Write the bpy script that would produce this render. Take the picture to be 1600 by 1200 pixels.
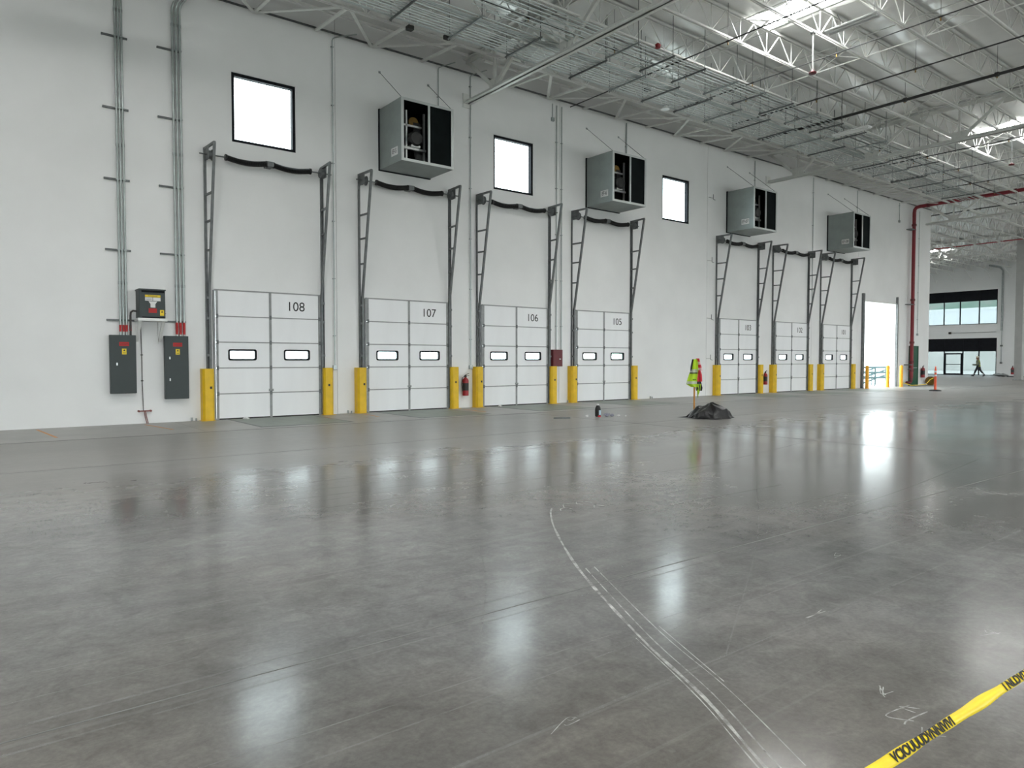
import bpy, math, random
from mathutils import Vector, Matrix
random.seed(7)
for o in list(bpy.data.objects): bpy.data.objects.remove(o)
C = bpy.context.scene.collection
scene = bpy.context.scene
R = math.radians

# ------------------------------------------------------------------ camera
cd = bpy.data.cameras.new('camera'); cam = bpy.data.objects.new('camera', cd); C.objects.link(cam)
cd.sensor_width = 36.0; cd.lens = 1109.0/1600*36; cd.clip_end = 1000; cd.clip_start = .05
cam.location = (0, -18.338, 1.489); cam.rotation_euler = (R(90-1.96), 0, R(-37.547))
scene.camera = cam
# ------------------------------------------------------------------ world (bright overcast sky) and exposure
world = bpy.data.worlds.new('world'); scene.world = world; world.use_nodes = True
wn = world.node_tree.nodes; bgn = wn['Background']
bgn.inputs[0].default_value = (.90, .985, 1.0, 1); bgn.inputs[1].default_value = 8.0
SKYLIGHT = 46.0
scene.view_settings.view_transform = 'Standard'; scene.view_settings.look = 'None'
scene.view_settings.gamma = 1; scene.view_settings.use_curve_mapping = False
scene.view_settings.exposure = 0.0

# ------------------------------------------------------------------ materials
def mat(name, col, rough=.5, metal=0, var=.08, scale=3.0, bump=0, bscale=40, emit=None, spec=.5, stretch=None):
    m = bpy.data.materials.new(name); m.use_nodes = True
    nt = m.node_tree; b = nt.nodes['Principled BSDF']
    b.inputs['Roughness'].default_value = rough; b.inputs['Metallic'].default_value = metal
    b.inputs['Specular IOR Level'].default_value = spec
    tc = nt.nodes.new('ShaderNodeTexCoord'); mp = nt.nodes.new('ShaderNodeMapping')
    if stretch: mp.inputs['Scale'].default_value = stretch
    nt.links.new(tc.outputs['Object'], mp.inputs['Vector'])
    n = nt.nodes.new('ShaderNodeTexNoise'); n.inputs['Scale'].default_value = scale; n.inputs['Detail'].default_value = 5
    nt.links.new(mp.outputs[0], n.inputs['Vector'])
    r = nt.nodes.new('ShaderNodeValToRGB')
    r.color_ramp.elements[0].position = .3; r.color_ramp.elements[1].position = .7
    r.color_ramp.elements[0].color = (*[c*(1-var) for c in col], 1); r.color_ramp.elements[1].color = (*[min(1, c*(1+var)) for c in col], 1)
    nt.links.new(n.outputs['Fac'], r.inputs[0]); nt.links.new(r.outputs[0], b.inputs['Base Color'])
    if bump:
        n2 = nt.nodes.new('ShaderNodeTexNoise'); n2.inputs['Scale'].default_value = bscale
        nt.links.new(mp.outputs[0], n2.inputs['Vector'])
        bp = nt.nodes.new('ShaderNodeBump'); bp.inputs['Strength'].default_value = bump; bp.inputs['Distance'].default_value = .02
        nt.links.new(n2.outputs['Fac'], bp.inputs['Height']); nt.links.new(bp.outputs[0], b.inputs['Normal'])
    if emit:
        b.inputs['Emission Color'].default_value = (*emit[0], 1); b.inputs['Emission Strength'].default_value = emit[1]
    return m
def glass_mat(name, tint=(.95, .99, 1), gl=.06):
    m = bpy.data.materials.new(name); m.use_nodes = True; nt = m.node_tree; nt.nodes.clear()
    o = nt.nodes.new('ShaderNodeOutputMaterial'); t = nt.nodes.new('ShaderNodeBsdfTransparent'); g = nt.nodes.new('ShaderNodeBsdfGlossy')
    mx = nt.nodes.new('ShaderNodeMixShader'); t.inputs[0].default_value = (*tint, 1); g.inputs['Roughness'].default_value = .03
    mx.inputs[0].default_value = gl
    nt.links.new(t.outputs[0], mx.inputs[1]); nt.links.new(g.outputs[0], mx.inputs[2]); nt.links.new(mx.outputs[0], o.inputs[0])
    return m
M = {}
M['wall'] = mat('white_painted_concrete', (.80, .806, .80), .55, var=.035, scale=.7, bump=.05, bscale=6)
M['wall_far'] = mat('far_white_paint', (.80, .82, .82), .6, var=.03, scale=.5)
M['white_steel'] = mat('white_primed_steel', (.72, .73, .70), .45, var=.06, scale=4)
M['galv'] = mat('galvanised_steel', (.36, .39, .39), .38, .75, var=.18, scale=9)
M['track'] = mat('galvanised_track', (.15, .16, .162), .5, .3, var=.2, scale=7)
M['strut'] = mat('dark_strut', (.13, .14, .14), .5, .4, var=.2, scale=8)
M['conduit'] = mat('conduit_steel', (.40, .44, .43), .34, .7, var=.12, scale=5)
M['black'] = mat('black_frame', (.006, .007, .010), .6, var=.2, spec=.15)
M['spring'] = mat('oiled_spring', (.018, .018, .018), .45, .3, var=.3, scale=20)
M['door'] = mat('white_door_skin', (.86, .87, .88), .42, var=.03, scale=2, bump=.05, bscale=60, stretch=(1, 1, .2))
M['stile'] = mat('door_stile', (.30, .31, .31), .55, .1, var=.12, scale=8)
M['yellow'] = mat('safety_yellow', (.74, .47, .006), .42, var=.08, scale=5)
M['orange_y'] = mat('bollard_amber', (.90, .42, .02), .45, var=.06, scale=5)
M['panelgrey'] = mat('panel_grey_paint', (.034, .046, .046), .5, var=.06, scale=4)
M['red'] = mat('red_paint', (.30, .008, .014), .4, var=.1, scale=6)
M['dred'] = mat('dark_red_paint', (.115, .005, .010), .45, var=.1, scale=6)
M['riser'] = mat('riser_red_paint', (.19, .006, .014), .45, var=.1)
M['redtape'] = mat('red_label', (.42, .008, .008), .5, var=.05)
M['yellabel'] = mat('yellow_label', (.78, .58, .02), .5, var=.05)
M['paper'] = mat('white_label', (.75, .75, .74), .6, var=.04)
M['ink'] = mat('black_ink', (.01, .01, .01), .5, var=.05)
M['fan'] = mat('fan_cabinet_sheet', (.30, .335, .325), .42, .55, var=.08, scale=2.5)
M['fan_edge'] = mat('fan_front_rim', (.58, .61, .60), .4, .4, var=.06)
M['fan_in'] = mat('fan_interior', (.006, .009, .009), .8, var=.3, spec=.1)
M['motor'] = mat('motor_black', (.02, .021, .021), .35, .3, var=.2)
M['brass'] = mat('pulley_ochre', (.22, .13, .03), .5, .4, var=.2)
M['bright'] = mat('bright_bar', (.55, .57, .56), .3, .7, var=.1)
M['pipe'] = mat('black_sprinkler_pipe', (.035, .036, .036), .45, .3, var=.2)
M['green'] = mat('green_door_paint', (.004, .075, .036), .45, var=.08)
M['cyan'] = mat('galvanised_rail_teal', (.010, .075, .085), .45, .0, var=.06)
M['orange'] = mat('orange_plastic', (.85, .10, .03), .45, var=.06)
M['orange_paint'] = mat('orange_spray_paint', (.62, .30, .12), .7, var=.3, scale=20)
M['rubber'] = mat('black_rubber', (.02, .02, .02), .6, var=.2)
M['tarp'] = mat('black_plastic_sheet', (.007, .007, .008), .33, var=.3, spec=.35, bump=.3, bscale=9)
M['lime'] = mat('lime_vest', (.48, .72, .02), .7, var=.08, bump=.2, bscale=15)
M['silver'] = mat('reflective_tape', (.52, .56, .42), .4, var=.06)
M['pinkred'] = mat('red_cloth', (.62, .03, .05), .7, var=.15, scale=25)
M['pink'] = mat('pale_pink_cloth', (.75, .50, .52), .7, var=.1)
M['wood'] = mat('orange_wood_handle', (.58, .27, .05), .5, var=.15, scale=6)
M['leveler'] = mat('leveler_plate', (.24, .27, .235), .5, .2, var=.12, scale=3)
M['scuff'] = mat('pale_scuff', (.52, .52, .50), .75, var=.25, scale=14)
M['skin'] = mat('skin', (.22, .12, .08), .6, var=.1)
M['trouser'] = mat('dark_trousers', (.018, .022, .03), .8, var=.15)
M['helmet'] = mat('hard_hat', (.62, .60, .50), .4, var=.05)
M['vest2'] = mat('yellow_vest', (.50, .52, .05), .7, var=.1)
M['lamp_white'] = mat('lamp_housing', (.78, .79, .78), .35, var=.03)
M['drain'] = mat('rust_bar', (.20, .06, .05), .6, var=.2)
M['copper'] = mat('dark_cable', (.06, .055, .05), .6, var=.2)
M['joint'] = mat('joint_filler', (.16, .16, .155), .7, var=.15)
M['tape'] = mat('caution_tape_film', (.93, .70, .015), .35, var=.06, scale=12)
M['colgrey'] = mat('grey_column', (.42, .43, .42), .6, var=.05)
M['glass'] = glass_mat('clear_glass')
M['dimming_glass'] = glass_mat('dimming_storefront_glass', (.42, .45, .46), .05)  # tint added to dim the bright outdoors behind the far storefront
M['apron'] = mat('outdoor_concrete', (.62, .61, .58), .8, var=.08, scale=.6)
M['outwall'] = mat('outdoor_white_wall', (.80, .82, .84), .8, var=.03, scale=.4)
M['lens'] = mat('skylight_diffuser', (.9, .9, .9), .5, var=.01, emit=((1.0, 1.0, .985), SKYLIGHT))
M['curb'] = mat('skylight_curb', (.8, .8, .79), .5, var=.03)

def floor_mat():
    m = bpy.data.materials.new('polished_concrete'); m.use_nodes = True; nt = m.node_tree; L = nt.links.new
    b = nt.nodes['Principled BSDF']; tc = nt.nodes.new('ShaderNodeTexCoord')
    def noise(scale, detail=6, rough=.6, st=None, rot=0, dist=0):
        mp = nt.nodes.new('ShaderNodeMapping')
        if st: mp.inputs['Scale'].default_value = st
        mp.inputs['Rotation'].default_value = (0, 0, rot)
        n = nt.nodes.new('ShaderNodeTexNoise'); n.inputs['Scale'].default_value = scale; n.inputs['Detail'].default_value = detail
        n.inputs['Roughness'].default_value = rough; n.inputs['Distortion'].default_value = dist
        L(tc.outputs['Object'], mp.inputs[0]); L(mp.outputs[0], n.inputs['Vector']); return n.outputs['Fac']
    def ramp(f, stops):
        r = nt.nodes.new('ShaderNodeValToRGB'); e = r.color_ramp.elements
        while len(e) < len(stops): e.new(.5)
        for k, (p, c) in enumerate(stops): e[k].position = p; e[k].color = (*c, 1) if len(c) == 3 else c
        L(f, r.inputs[0]); return r.outputs[0]
    def mix(kind, fac, a, c):
        x = nt.nodes.new('ShaderNodeMix'); x.data_type = 'RGBA'; x.blend_type = kind
        if isinstance(fac, (int, float)): x.inputs[0].default_value = fac
        else: L(fac, x.inputs[0])
        L(a, x.inputs[6]); L(c, x.inputs[7]); return x.outputs[2]
    base = ramp(noise(.33, 7, .62, dist=.6), [(.30, (.125, .125, .122)), (.5, (.175, .175, .171)), (.70, (.235, .235, .229))])
    brown = ramp(noise(.22, 4, .5), [(.42, (1, 1, 1)), (.64, (.98, .92, .86))])
    c = mix('MULTIPLY', 1.0, base, brown)
    fine = ramp(noise(5, 8, .7, dist=.8), [(.3, (.78, .78, .78)), (.7, (1.20, 1.20, 1.20))])
    c = mix('MULTIPLY', 1.0, c, fine)
    grain = ramp(noise(38, 4, .7), [(.3, (.86, .86, .86)), (.7, (1.12, 1.12, 1.12))])
    c = mix('MULTIPLY', 1.0, c, grain)
    # wheel rub and sweeping streaks, mostly along the aisle
    st1 = ramp(noise(1.0, 6, .65, (.10, 2.6, 1), R(2)), [(.36, (.82, .82, .82)), (.56, (1.0, 1.0, 1.0)), (.72, (1.18, 1.18, 1.17))])
    c = mix('MULTIPLY', .8, c, st1)
    st2 = ramp(noise(1.6, 4, .6, (.05, 5.0, 1), R(-1)), [(.60, (0, 0, 0)), (.69, (1, 1, 1))])
    pale = nt.nodes.new('ShaderNodeRGB'); pale.outputs[0].default_value = (.32, .318, .31, 1)
    f2 = nt.nodes.new('ShaderNodeMath'); f2.operation = 'MULTIPLY'; f2.inputs[1].default_value = .22; L(st2, f2.inputs[0])
    c = mix('MIX', f2.outputs[0], c, pale.outputs[0])
    spk = ramp(noise(16, 3, .5), [(.70, (0, 0, 0)), (.80, (1, 1, 1))])
    f3 = nt.nodes.new('ShaderNodeMath'); f3.operation = 'MULTIPLY'; f3.inputs[1].default_value = .16; L(spk, f3.inputs[0])
    c = mix('MIX', f3.outputs[0], c, pale.outputs[0])
    L(c, b.inputs['Base Color'])
    rr = nt.nodes.new('ShaderNodeMapRange'); rr.inputs[1].default_value = .3; rr.inputs[2].default_value = .7
    rr.inputs[3].default_value = .13; rr.inputs[4].default_value = .21
    L(noise(.5, 3, .5), rr.inputs[0]); 
    # a dusty, less polished lane along the dock wall
    sp = nt.nodes.new('ShaderNodeSeparateXYZ'); L(tc.outputs['Object'], sp.inputs[0])
    ad = nt.nodes.new('ShaderNodeMath'); ad.operation = 'MULTIPLY_ADD'; ad.inputs[1].default_value = 3.4; L(noise(.8, 5, .6), ad.inputs[0]); L(sp.outputs['Y'], ad.inputs[2])
    du = nt.nodes.new('ShaderNodeMapRange'); du.interpolation_type = 'SMOOTHSTEP'; du.inputs[1].default_value = -9.0; du.inputs[2].default_value = -4.8; L(ad.outputs[0], du.inputs[0])
    rm = nt.nodes.new('ShaderNodeMix'); rm.data_type = 'FLOAT'; L(du.outputs[0], rm.inputs[0]); L(rr.outputs[0], rm.inputs[2]); rm.inputs[3].default_value = .40
    L(rm.outputs[0], b.inputs['Roughness'])
    df = nt.nodes.new('ShaderNodeMath'); df.operation = 'MULTIPLY'; df.inputs[1].default_value = .55; L(du.outputs[0], df.inputs[0])
    dust = nt.nodes.new('ShaderNodeRGB'); dust.outputs[0].default_value = (.34, .332, .31, 1)
    L(mix('MIX', df.outputs[0], c, dust.outputs[0]), b.inputs['Base Color'])
    bp = nt.nodes.new('ShaderNodeBump'); bp.inputs['Strength'].default_value = .05; bp.inputs['Distance'].default_value = .003
    L(noise(9, 5, .6, (1, 2.2, 1)), bp.inputs['Height']); L(bp.outputs[0], b.inputs['Normal'])
    b.inputs['Specular IOR Level'].default_value = .32
    return m
M['floor'] = floor_mat()
M['slab'] = mat('dock_edge_slab', (.31, .308, .29), .42, var=.16, scale=.8, bump=.05, bscale=8)
def roof_mat():
    m = mat('white_insulation_facing', (.80, .81, .79), .32, .2, var=.06, scale=.6)
    nt = m.node_tree; b = nt.nodes['Principled BSDF']; tc = nt.nodes.new('ShaderNodeTexCoord'); mp = nt.nodes.new('ShaderNodeMapping')
    mp.inputs['Scale'].default_value = (2.4, .55, 1); nt.links.new(tc.outputs['Object'], mp.inputs[0])
    n = nt.nodes.new('ShaderNodeTexNoise'); n.inputs['Scale'].default_value = 1.6; n.inputs['Detail'].default_value = 4
    nt.links.new(mp.outputs[0], n.inputs['Vector'])
    bp = nt.nodes.new('ShaderNodeBump'); bp.inputs['Strength'].default_value = .8; bp.inputs['Distance'].default_value = .07
    wv = nt.nodes.new('ShaderNodeTexWave'); wv.bands_direction = 'Y'; wv.inputs['Scale'].default_value = .2014; wv.inputs['Phase Offset'].default_value = 9.707
    wv.inputs['Distortion'].default_value = .6; wv.inputs['Detail Scale'].default_value = 3
    b2 = nt.nodes.new('ShaderNodeBump'); b2.inputs['Strength'].default_value = .8; b2.inputs['Distance'].default_value = .12
    nt.links.new(tc.outputs['Object'], wv.inputs['Vector']); nt.links.new(wv.outputs['Fac'], b2.inputs['Height']); nt.links.new(b2.outputs[0], bp.inputs['Normal'])
    nt.links.new(n.outputs['Fac'], bp.inputs['Height']); nt.links.new(bp.outputs[0], b.inputs['Normal'])
    return m
M['roof'] = roof_mat()
def scuff_mat(name, col, lo, hi, scale):
    m = mat(name, col, .8, var=.1, scale=10); nt = m.node_tree; b = nt.nodes['Principled BSDF']
    tc = nt.nodes.new('ShaderNodeTexCoord'); n = nt.nodes.new('ShaderNodeTexNoise'); n.inputs['Scale'].default_value = scale; n.inputs['Detail'].default_value = 6; n.inputs['Roughness'].default_value = .7
    mr = nt.nodes.new('ShaderNodeMapRange'); mr.inputs[1].default_value = .38; mr.inputs[2].default_value = .68; mr.inputs[3].default_value = lo; mr.inputs[4].default_value = hi
    nt.links.new(tc.outputs['Object'], n.inputs['Vector']); nt.links.new(n.outputs['Fac'], mr.inputs[0]); nt.links.new(mr.outputs[0], b.inputs['Alpha']); return m
M['scuff'] = scuff_mat('pale_scuff', (.56, .56, .54), .28, 1.0, 9)
M['faint'] = scuff_mat('faint_wheel_line', (.34, .34, .33), .0, .5, 5)
def hill_mat():
    m = mat('hillside_scrub', (.2, .3, .2), .9, var=.1)
    nt = m.node_tree; r = [n for n in nt.nodes if n.type == 'VALTORGB'][0]; e = r.color_ramp.elements
    e[0].color = (.10, .20, .14, 1); e[1].color = (.34, .30, .28, 1); e.new(.5).color = (.20, .27, .22, 1)
    [n for n in nt.nodes if n.type == 'TEX_NOISE'][0].inputs['Scale'].default_value = .09
    return m
M['hill'] = hill_mat()

# ------------------------------------------------------------------ mesh helpers
WL = {}
def tag(o, label=None, cat=None, group=None, kind=None):
    if label: o['label'] = label
    if cat: o['category'] = cat
    if group: o['group'] = group
    if kind: o['kind'] = kind
    return o
def empty(name, loc=(0, 0, 0), label=None, cat=None, group=None, kind=None, rz=0):
    o = bpy.data.objects.new(name, None); C.objects.link(o); o.location = loc; o.rotation_euler = (0, 0, rz)
    o.empty_display_size = .1; WL[o] = Vector(loc); return tag(o, label, cat, group, kind)
class MB:
    def __init__(s): s.v = []; s.f = []
    def add(s, vs, fs):
        n = len(s.v); s.v += [Vector(p) for p in vs]; s.f += [tuple(i+n for i in q) for q in fs]; return s
    def box(s, x0, x1, y0, y1, z0, z1):
        return s.add([(x, y, z) for z in (z0, z1) for y in (y0, y1) for x in (x0, x1)],
                     [(0, 2, 3, 1), (4, 5, 7, 6), (0, 1, 5, 4), (2, 6, 7, 3), (0, 4, 6, 2), (1, 3, 7, 5)])
    def bar(s, a, b, w, h=None, up=(0, 0, 1)):
        h = h or w; a = Vector(a); b = Vector(b); d = (b-a).normalized(); u = Vector(up)
        if abs(d.dot(u)) > .98: u = Vector((0, 1, 0))
        r = d.cross(u).normalized(); u = r.cross(d)
        vs = [p+r*(i*w/2)+u*(j*h/2) for p in (a, b) for (i, j) in ((-1, -1), (1, -1), (1, 1), (-1, 1))]
        return s.add(vs, [(0, 1, 2, 3), (7, 6, 5, 4), (0, 4, 5, 1), (1, 5, 6, 2), (2, 6, 7, 3), (3, 7, 4, 0)])
    def tube(s, pts, r, n=8, cap=True):
        pts = [Vector(p) for p in pts]; rs = r if isinstance(r, (list, tuple)) else [r]*len(pts)
        rings = []; pu = None
        for i, p in enumerate(pts):
            d = (pts[min(i+1, len(pts)-1)]-pts[max(i-1, 0)]).normalized()
            if pu is None:
                u = Vector((0, 0, 1)) if abs(d.z) < .9 else Vector((0, 1, 0))
            else: u = pu
            a = d.cross(u).normalized(); u = a.cross(d).normalized(); pu = u
            rings.append([p+(a*math.cos(t)+u*math.sin(t))*rs[i] for t in [2*math.pi*k/n for k in range(n)]])
        vs = [q for g in rings for q in g]
        fs = [(i*n+k, i*n+(k+1) % n, (i+1)*n+(k+1) % n, (i+1)*n+k) for i in range(len(pts)-1) for k in range(n)]
        if cap: fs += [tuple(range(n))[::-1], tuple((len(pts)-1)*n+k for k in range(n))]
        return s.add(vs, fs)
    def lathe(s, prof, c=(0, 0, 0), n=16):
        c = Vector(c); vs = [c+Vector((r*math.cos(2*math.pi*k/n), r*math.sin(2*math.pi*k/n), z)) for r, z in prof for k in range(n)]
        fs = [(i*n+k, i*n+(k+1) % n, (i+1)*n+(k+1) % n, (i+1)*n+k) for i in range(len(prof)-1) for k in range(n)]
        fs += [tuple(range(n))[::-1], tuple((len(prof)-1)*n+k for k in range(n))]
        return s.add(vs, fs)
    def prism(s, poly, y0, y1):          # polygon in xz, extruded along y
        n = len(poly); vs = [(x, y0, z) for x, z in poly]+[(x, y1, z) for x, z in poly]
        return s.add(vs, [tuple(range(n)), tuple(range(2*n-1, n-1, -1))]+[(k, n+k, n+(k+1) % n, (k+1) % n) for k in range(n)])
    def extr(s, poly, z0, z1):           # polygon in xy, extruded along z
        n = len(poly); vs = [(x, y, z0) for x, y in poly]+[(x, y, z1) for x, y in poly]
        return s.add(vs, [tuple(range(n))[::-1], tuple(range(n, 2*n))]+[(k, (k+1) % n, n+(k+1) % n, n+k) for k in range(n)])
    def ring(s, outer, inner, y0, y1):   # two closed loops in xz with same count
        n = len(outer); vs = [(x, y, z) for y in (y0, y1) for lp in (outer, inner) for x, z in lp]
        fs = []
        for k in range(n):
            j = (k+1) % n
            fs += [(k, j, n+j, n+k), (2*n+k, 3*n+k, 3*n+j, 2*n+j), (k, 2*n+k, 2*n+j, j), (n+k, n+j, 3*n+j, 3*n+k)]
        return s.add(vs, fs)
    def slab(s, x0, x1, z0, z1, t0, t1, holes, f=lambda a, t, b: (a, t, b)):   # slab in a-b plane with rectangular holes
        xs = sorted({x0, x1, *[min(max(h[i], x0), x1) for h in holes for i in (0, 1)]})
        zs = sorted({z0, z1, *[min(max(h[i], z0), z1) for h in holes for i in (2, 3)]})
        def solid(i, j):
            if not (0 <= i < len(xs)-1 and 0 <= j < len(zs)-1): return False
            cx = (xs[i]+xs[i+1])/2; cz = (zs[j]+zs[j+1])/2
            return not any(h[0] < cx < h[1] and h[2] < cz < h[3] for h in holes)
        for i in range(len(xs)-1):
            for j in range(len(zs)-1):
                if not solid(i, j): continue
                a, b, c, d = xs[i], xs[i+1], zs[j], zs[j+1]
                s.add([f(*q) for q in ((a, t0, c), (b, t0, c), (b, t0, d), (a, t0, d))], [(0, 1, 2, 3)])
                s.add([f(*q) for q in ((a, t1, c), (a, t1, d), (b, t1, d), (b, t1, c))], [(0, 1, 2, 3)])
                if not solid(i-1, j): s.add([f(*q) for q in ((a, t0, c), (a, t0, d), (a, t1, d), (a, t1, c))], [(0, 1, 2, 3)])
                if not solid(i+1, j): s.add([f(*q) for q in ((b, t0, c), (b, t1, c), (b, t1, d), (b, t0, d))], [(0, 1, 2, 3)])
                if not solid(i, j-1): s.add([f(*q) for q in ((a, t0, c), (a, t1, c), (b, t1, c), (b, t0, c))], [(0, 1, 2, 3)])
                if not solid(i, j+1): s.add([f(*q) for q in ((a, t0, d), (b, t0, d), (b, t1, d), (a, t1, d))], [(0, 1, 2, 3)])
        return s
    def build(s, name, m, parent=None, world=False, smooth=False, bevel=0):
        off = WL.get(parent, Vector()) if world else Vector()
        me = bpy.data.meshes.new(name); me.from_pydata([tuple(v-off) for v in s.v], [], s.f); me.update()
        o = bpy.data.objects.new(name, me); C.objects.link(o)
        me.materials.append(M[m] if isinstance(m, str) else m)
        if smooth:
            me.polygons.foreach_set('use_smooth', [True]*len(me.polygons))
            try: me.set_sharp_from_angle(angle=R(40))
            except Exception: pass
        if bevel:
            md = o.modifiers.new('bevel', 'BEVEL'); md.width = bevel; md.segments = 2; md.limit_method = 'ANGLE'
        if parent: o.parent = parent; WL[o] = WL.get(parent, Vector())
        else: WL[o] = Vector()
        return o
def base_mesh(o, z=None):
    """move a one-mesh thing's origin to the bottom centre of its bounding box"""
    me = o.data; xs = [v.co for v in me.vertices]
    c = Vector(((min(p.x for p in xs)+max(p.x for p in xs))/2, (min(p.y for p in xs)+max(p.y for p in xs))/2, min(p.z for p in xs)))
    me.transform(Matrix.Translation(-c)); o.location = c; WL[o] = c.copy(); return o
def single(mb, name, m, label, cat, group=None, smooth=False, bevel=0):
    return tag(base_mesh(mb.build(name, m, smooth=smooth, bevel=bevel)), label, cat, group)
def copy_tree(o, parent=None):
    c = o.copy(); C.objects.link(c); c.parent = parent
    WL[c] = WL.get(o, Vector()).copy()
    for ch in list(o.children): copy_tree(ch, c)
    return c
def text(body, h, m, parent, loc, rot=(R(90), 0, 0), name='lettering', sx=1.0, depth=.0015, align='CENTER', shear=0, world=True, space=1.0, bold=0):
    cu = bpy.data.curves.new('txt', 'FONT'); cu.body = body; cu.size = h*1.38; cu.align_x = align; cu.align_y = 'CENTER'
    cu.extrude = depth; cu.offset = bold; cu.shear = shear; cu.space_character = space
    t = bpy.data.objects.new('txt', cu); C.objects.link(t)
    bpy.context.view_layer.update()
    me = bpy.data.meshes.new_from_object(t.evaluated_get(bpy.context.evaluated_depsgraph_get()))
    bpy.data.objects.remove(t)
    me.transform(Matrix.Diagonal((sx, 1, 1, 1)))
    o = bpy.data.objects.new(name, me); C.objects.link(o); me.materials.clear(); me.materials.append(M[m])
    o.parent = parent; o.location = Vector(loc)-(WL[parent] if world else Vector()); o.rotation_euler = rot
    return o
def rrect(x0, x1, z0, z1, r, n=4):
    out = []
    for cx, cz, a0 in ((x1-r, z1-r, 0), (x0+r, z1-r, 90), (x0+r, z0+r, 180), (x1-r, z0+r, 270)):
        for k in range(n+1):
            a = R(a0+90*k/n); out.append((cx+r*math.cos(a), cz+r*math.sin(a)))
    return out
ORD = ['first', 'second', 'third', 'fourth', 'fifth', 'sixth', 'seventh', 'eighth', 'ninth', 'tenth', 'eleventh', 'twelfth',
       'thirteenth', 'fourteenth', 'fifteenth', 'sixteenth', 'seventeenth', 'eighteenth', 'nineteenth', 'twentieth']

# ================================================================== THE SETTING
XL, XE, YB, YF = -25.0, 76.8, -42.0, 22.0
DECK = 10.80
DW, DH = 2.69, 3.2
DOORS = [(108, 4.874), (107, 8.92), (106, 12.893), (105, 16.886), (103, 24.99), (102, 29.109), (101, 33.184)]
WINX = [5.34, 13.36, 21.40]; WZ0, WZ1, WW = 6.90, 8.61, 1.62
OPEN = (37.30, 40.95, 0, 4.55)
fl = tag(MB().slab(XL, XE, YB, YF, 0, -.3, [(XL, 45.2, .25, YF)], lambda a, t, b: (a, b, t)).build('floor', 'floor'),
         'polished grey concrete warehouse floor with scuffs and reflections', 'floor', kind='structure')
# paler slab strip along the dock wall with its joints, dock leveller plates, paint marks: parts of the floor
for i, (a, b) in enumerate([(-8, .1), (.12, 3.9), (3.92, 8.1), (8.12, 16.1), (16.12, 24.2), (24.22, 32.3), (32.32, 45.0)]):
    MB().box(a, b, -2.95, -.01, .0, .003).build('edge_slab', 'slab', fl)
MB().box(-8, 60, -2.985, -2.955, .0, .003).build('slab_joint', 'joint', fl)
for k in range(4): MB().box(-8, 76, -2.99-8*(k+.5), -2.98-8*(k+.5), .0, .0015).build('saw_cut', 'joint', fl)
for k in range(5): MB().box(-3.7+16.1*k-.005, -3.7+16.1*k+.005, -40, -3, .0, .0015).build('saw_cut', 'joint', fl)
for n, x in DOORS:
    lv = MB().box(x+.30, x+2.40, -2.55, -.12, .003, .006).build('dock_leveller', 'leveler', fl)
    e = MB(); e.box(x+.24, x+.29, -2.6, -.1, .003, .005); e.box(x+2.41, x+2.46, -2.6, -.1, .003, .005); e.box(x+.24, x+2.46, -2.62, -2.57, .003, .005)
    e.build('pit_edge', 'strut', lv)
for x0, y0, x1, y1 in ((1.16, -.3, 1.34, -2.34), (3.22, -.4, 3.46, -2.0), (7.36, -.7, 7.22, -2.4), (8.6, -.5, 8.5, -1.6), (11.8, -.6, 11.7, -1.9)):
    MB().bar((x0, y0, .004), (x1, y1, .004), .05, .002).build('painted_line', 'orange_paint', fl)
def strip(pts, w, name='scuff_mark', m='scuff', z=.0012):
    mb = MB(); P = [Vector((x, y, 0)) for x, y in pts]
    # resample with Catmull-Rom
    Q = []
    for i in range(len(P)-1):
        p0, p1, p2, p3 = P[max(i-1, 0)], P[i], P[i+1], P[min(i+2, len(P)-1)]
        for k in range(6):
            t = k/6; Q.append(.5*((2*p1)+(p2-p0)*t+(2*p0-5*p1+4*p2-p3)*t*t+(3*p1-p0-3*p2+p3)*t**3))
    Q.append(P[-1]); vs = []
    for i, q in enumerate(Q):
        d = (Q[min(i+1, len(Q)-1)]-Q[max(i-1, 0)]).normalized(); nrm = Vector((-d.y, d.x, 0)); ww = w*random.uniform(.55, 1.2)
        vs += [q+nrm*ww/2+Vector((0, 0, z)), q-nrm*ww/2+Vector((0, 0, z))]
    mb.add(vs, [(2*i, 2*i+1, 2*i+3, 2*i+2) for i in range(len(Q)-1)]); return mb.build(name, m, fl)
main = [(4.62, -12.98), (4.42, -13.2), (4.03, -13.72), (3.42, -14.67), (2.84, -15.77), (2.55, -16.41), (2.25, -16.95), (2.0, -17.5)]
strip(main, .022); strip([(x+.055, y-.01) for x, y in main[3:]], .008); strip([(x+.13+.01*i, y-.02) for i, (x, y) in enumerate(main[3:7])], .007)
strip([(x-.03, y) for x, y in main[4:]], .006); strip([(x+.2, y+.04) for x, y in main[4:6]], .006)
for (x, y, s) in ((4.75, -13.02, 1), (4.95, -13.0, .8), (4.62, -13.12, .6), (5.0, -13.2, .5)):
    strip([(x, y), (x+.10*s, y+.12*s), (x+.22*s, y+.10*s), (x+.24*s, y-.02*s)], .012)
for (x, y, s) in ((3.05, -17.02, .16), (3.17, -16.88, .12), (2.95, -17.15, .10), (4.35, -16.9, .1), (.35, -16.75, .10), (.9, -16.55, .06), (3.9, -16.2, .12), (-.25, -16.9, .10), (1.9, -16.2, .09), (5.2, -15.6, .1)):
    for k in range(3): strip([(x+random.uniform(-s, s), y+random.uniform(-.4, .4)*s), (x+random.uniform(-s, s)*.5+s*.3, y+random.uniform(-.3, .3)*s), (x+s*.9, y+random.uniform(-.5, .5)*s)], .035*s*4*.3)
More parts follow.
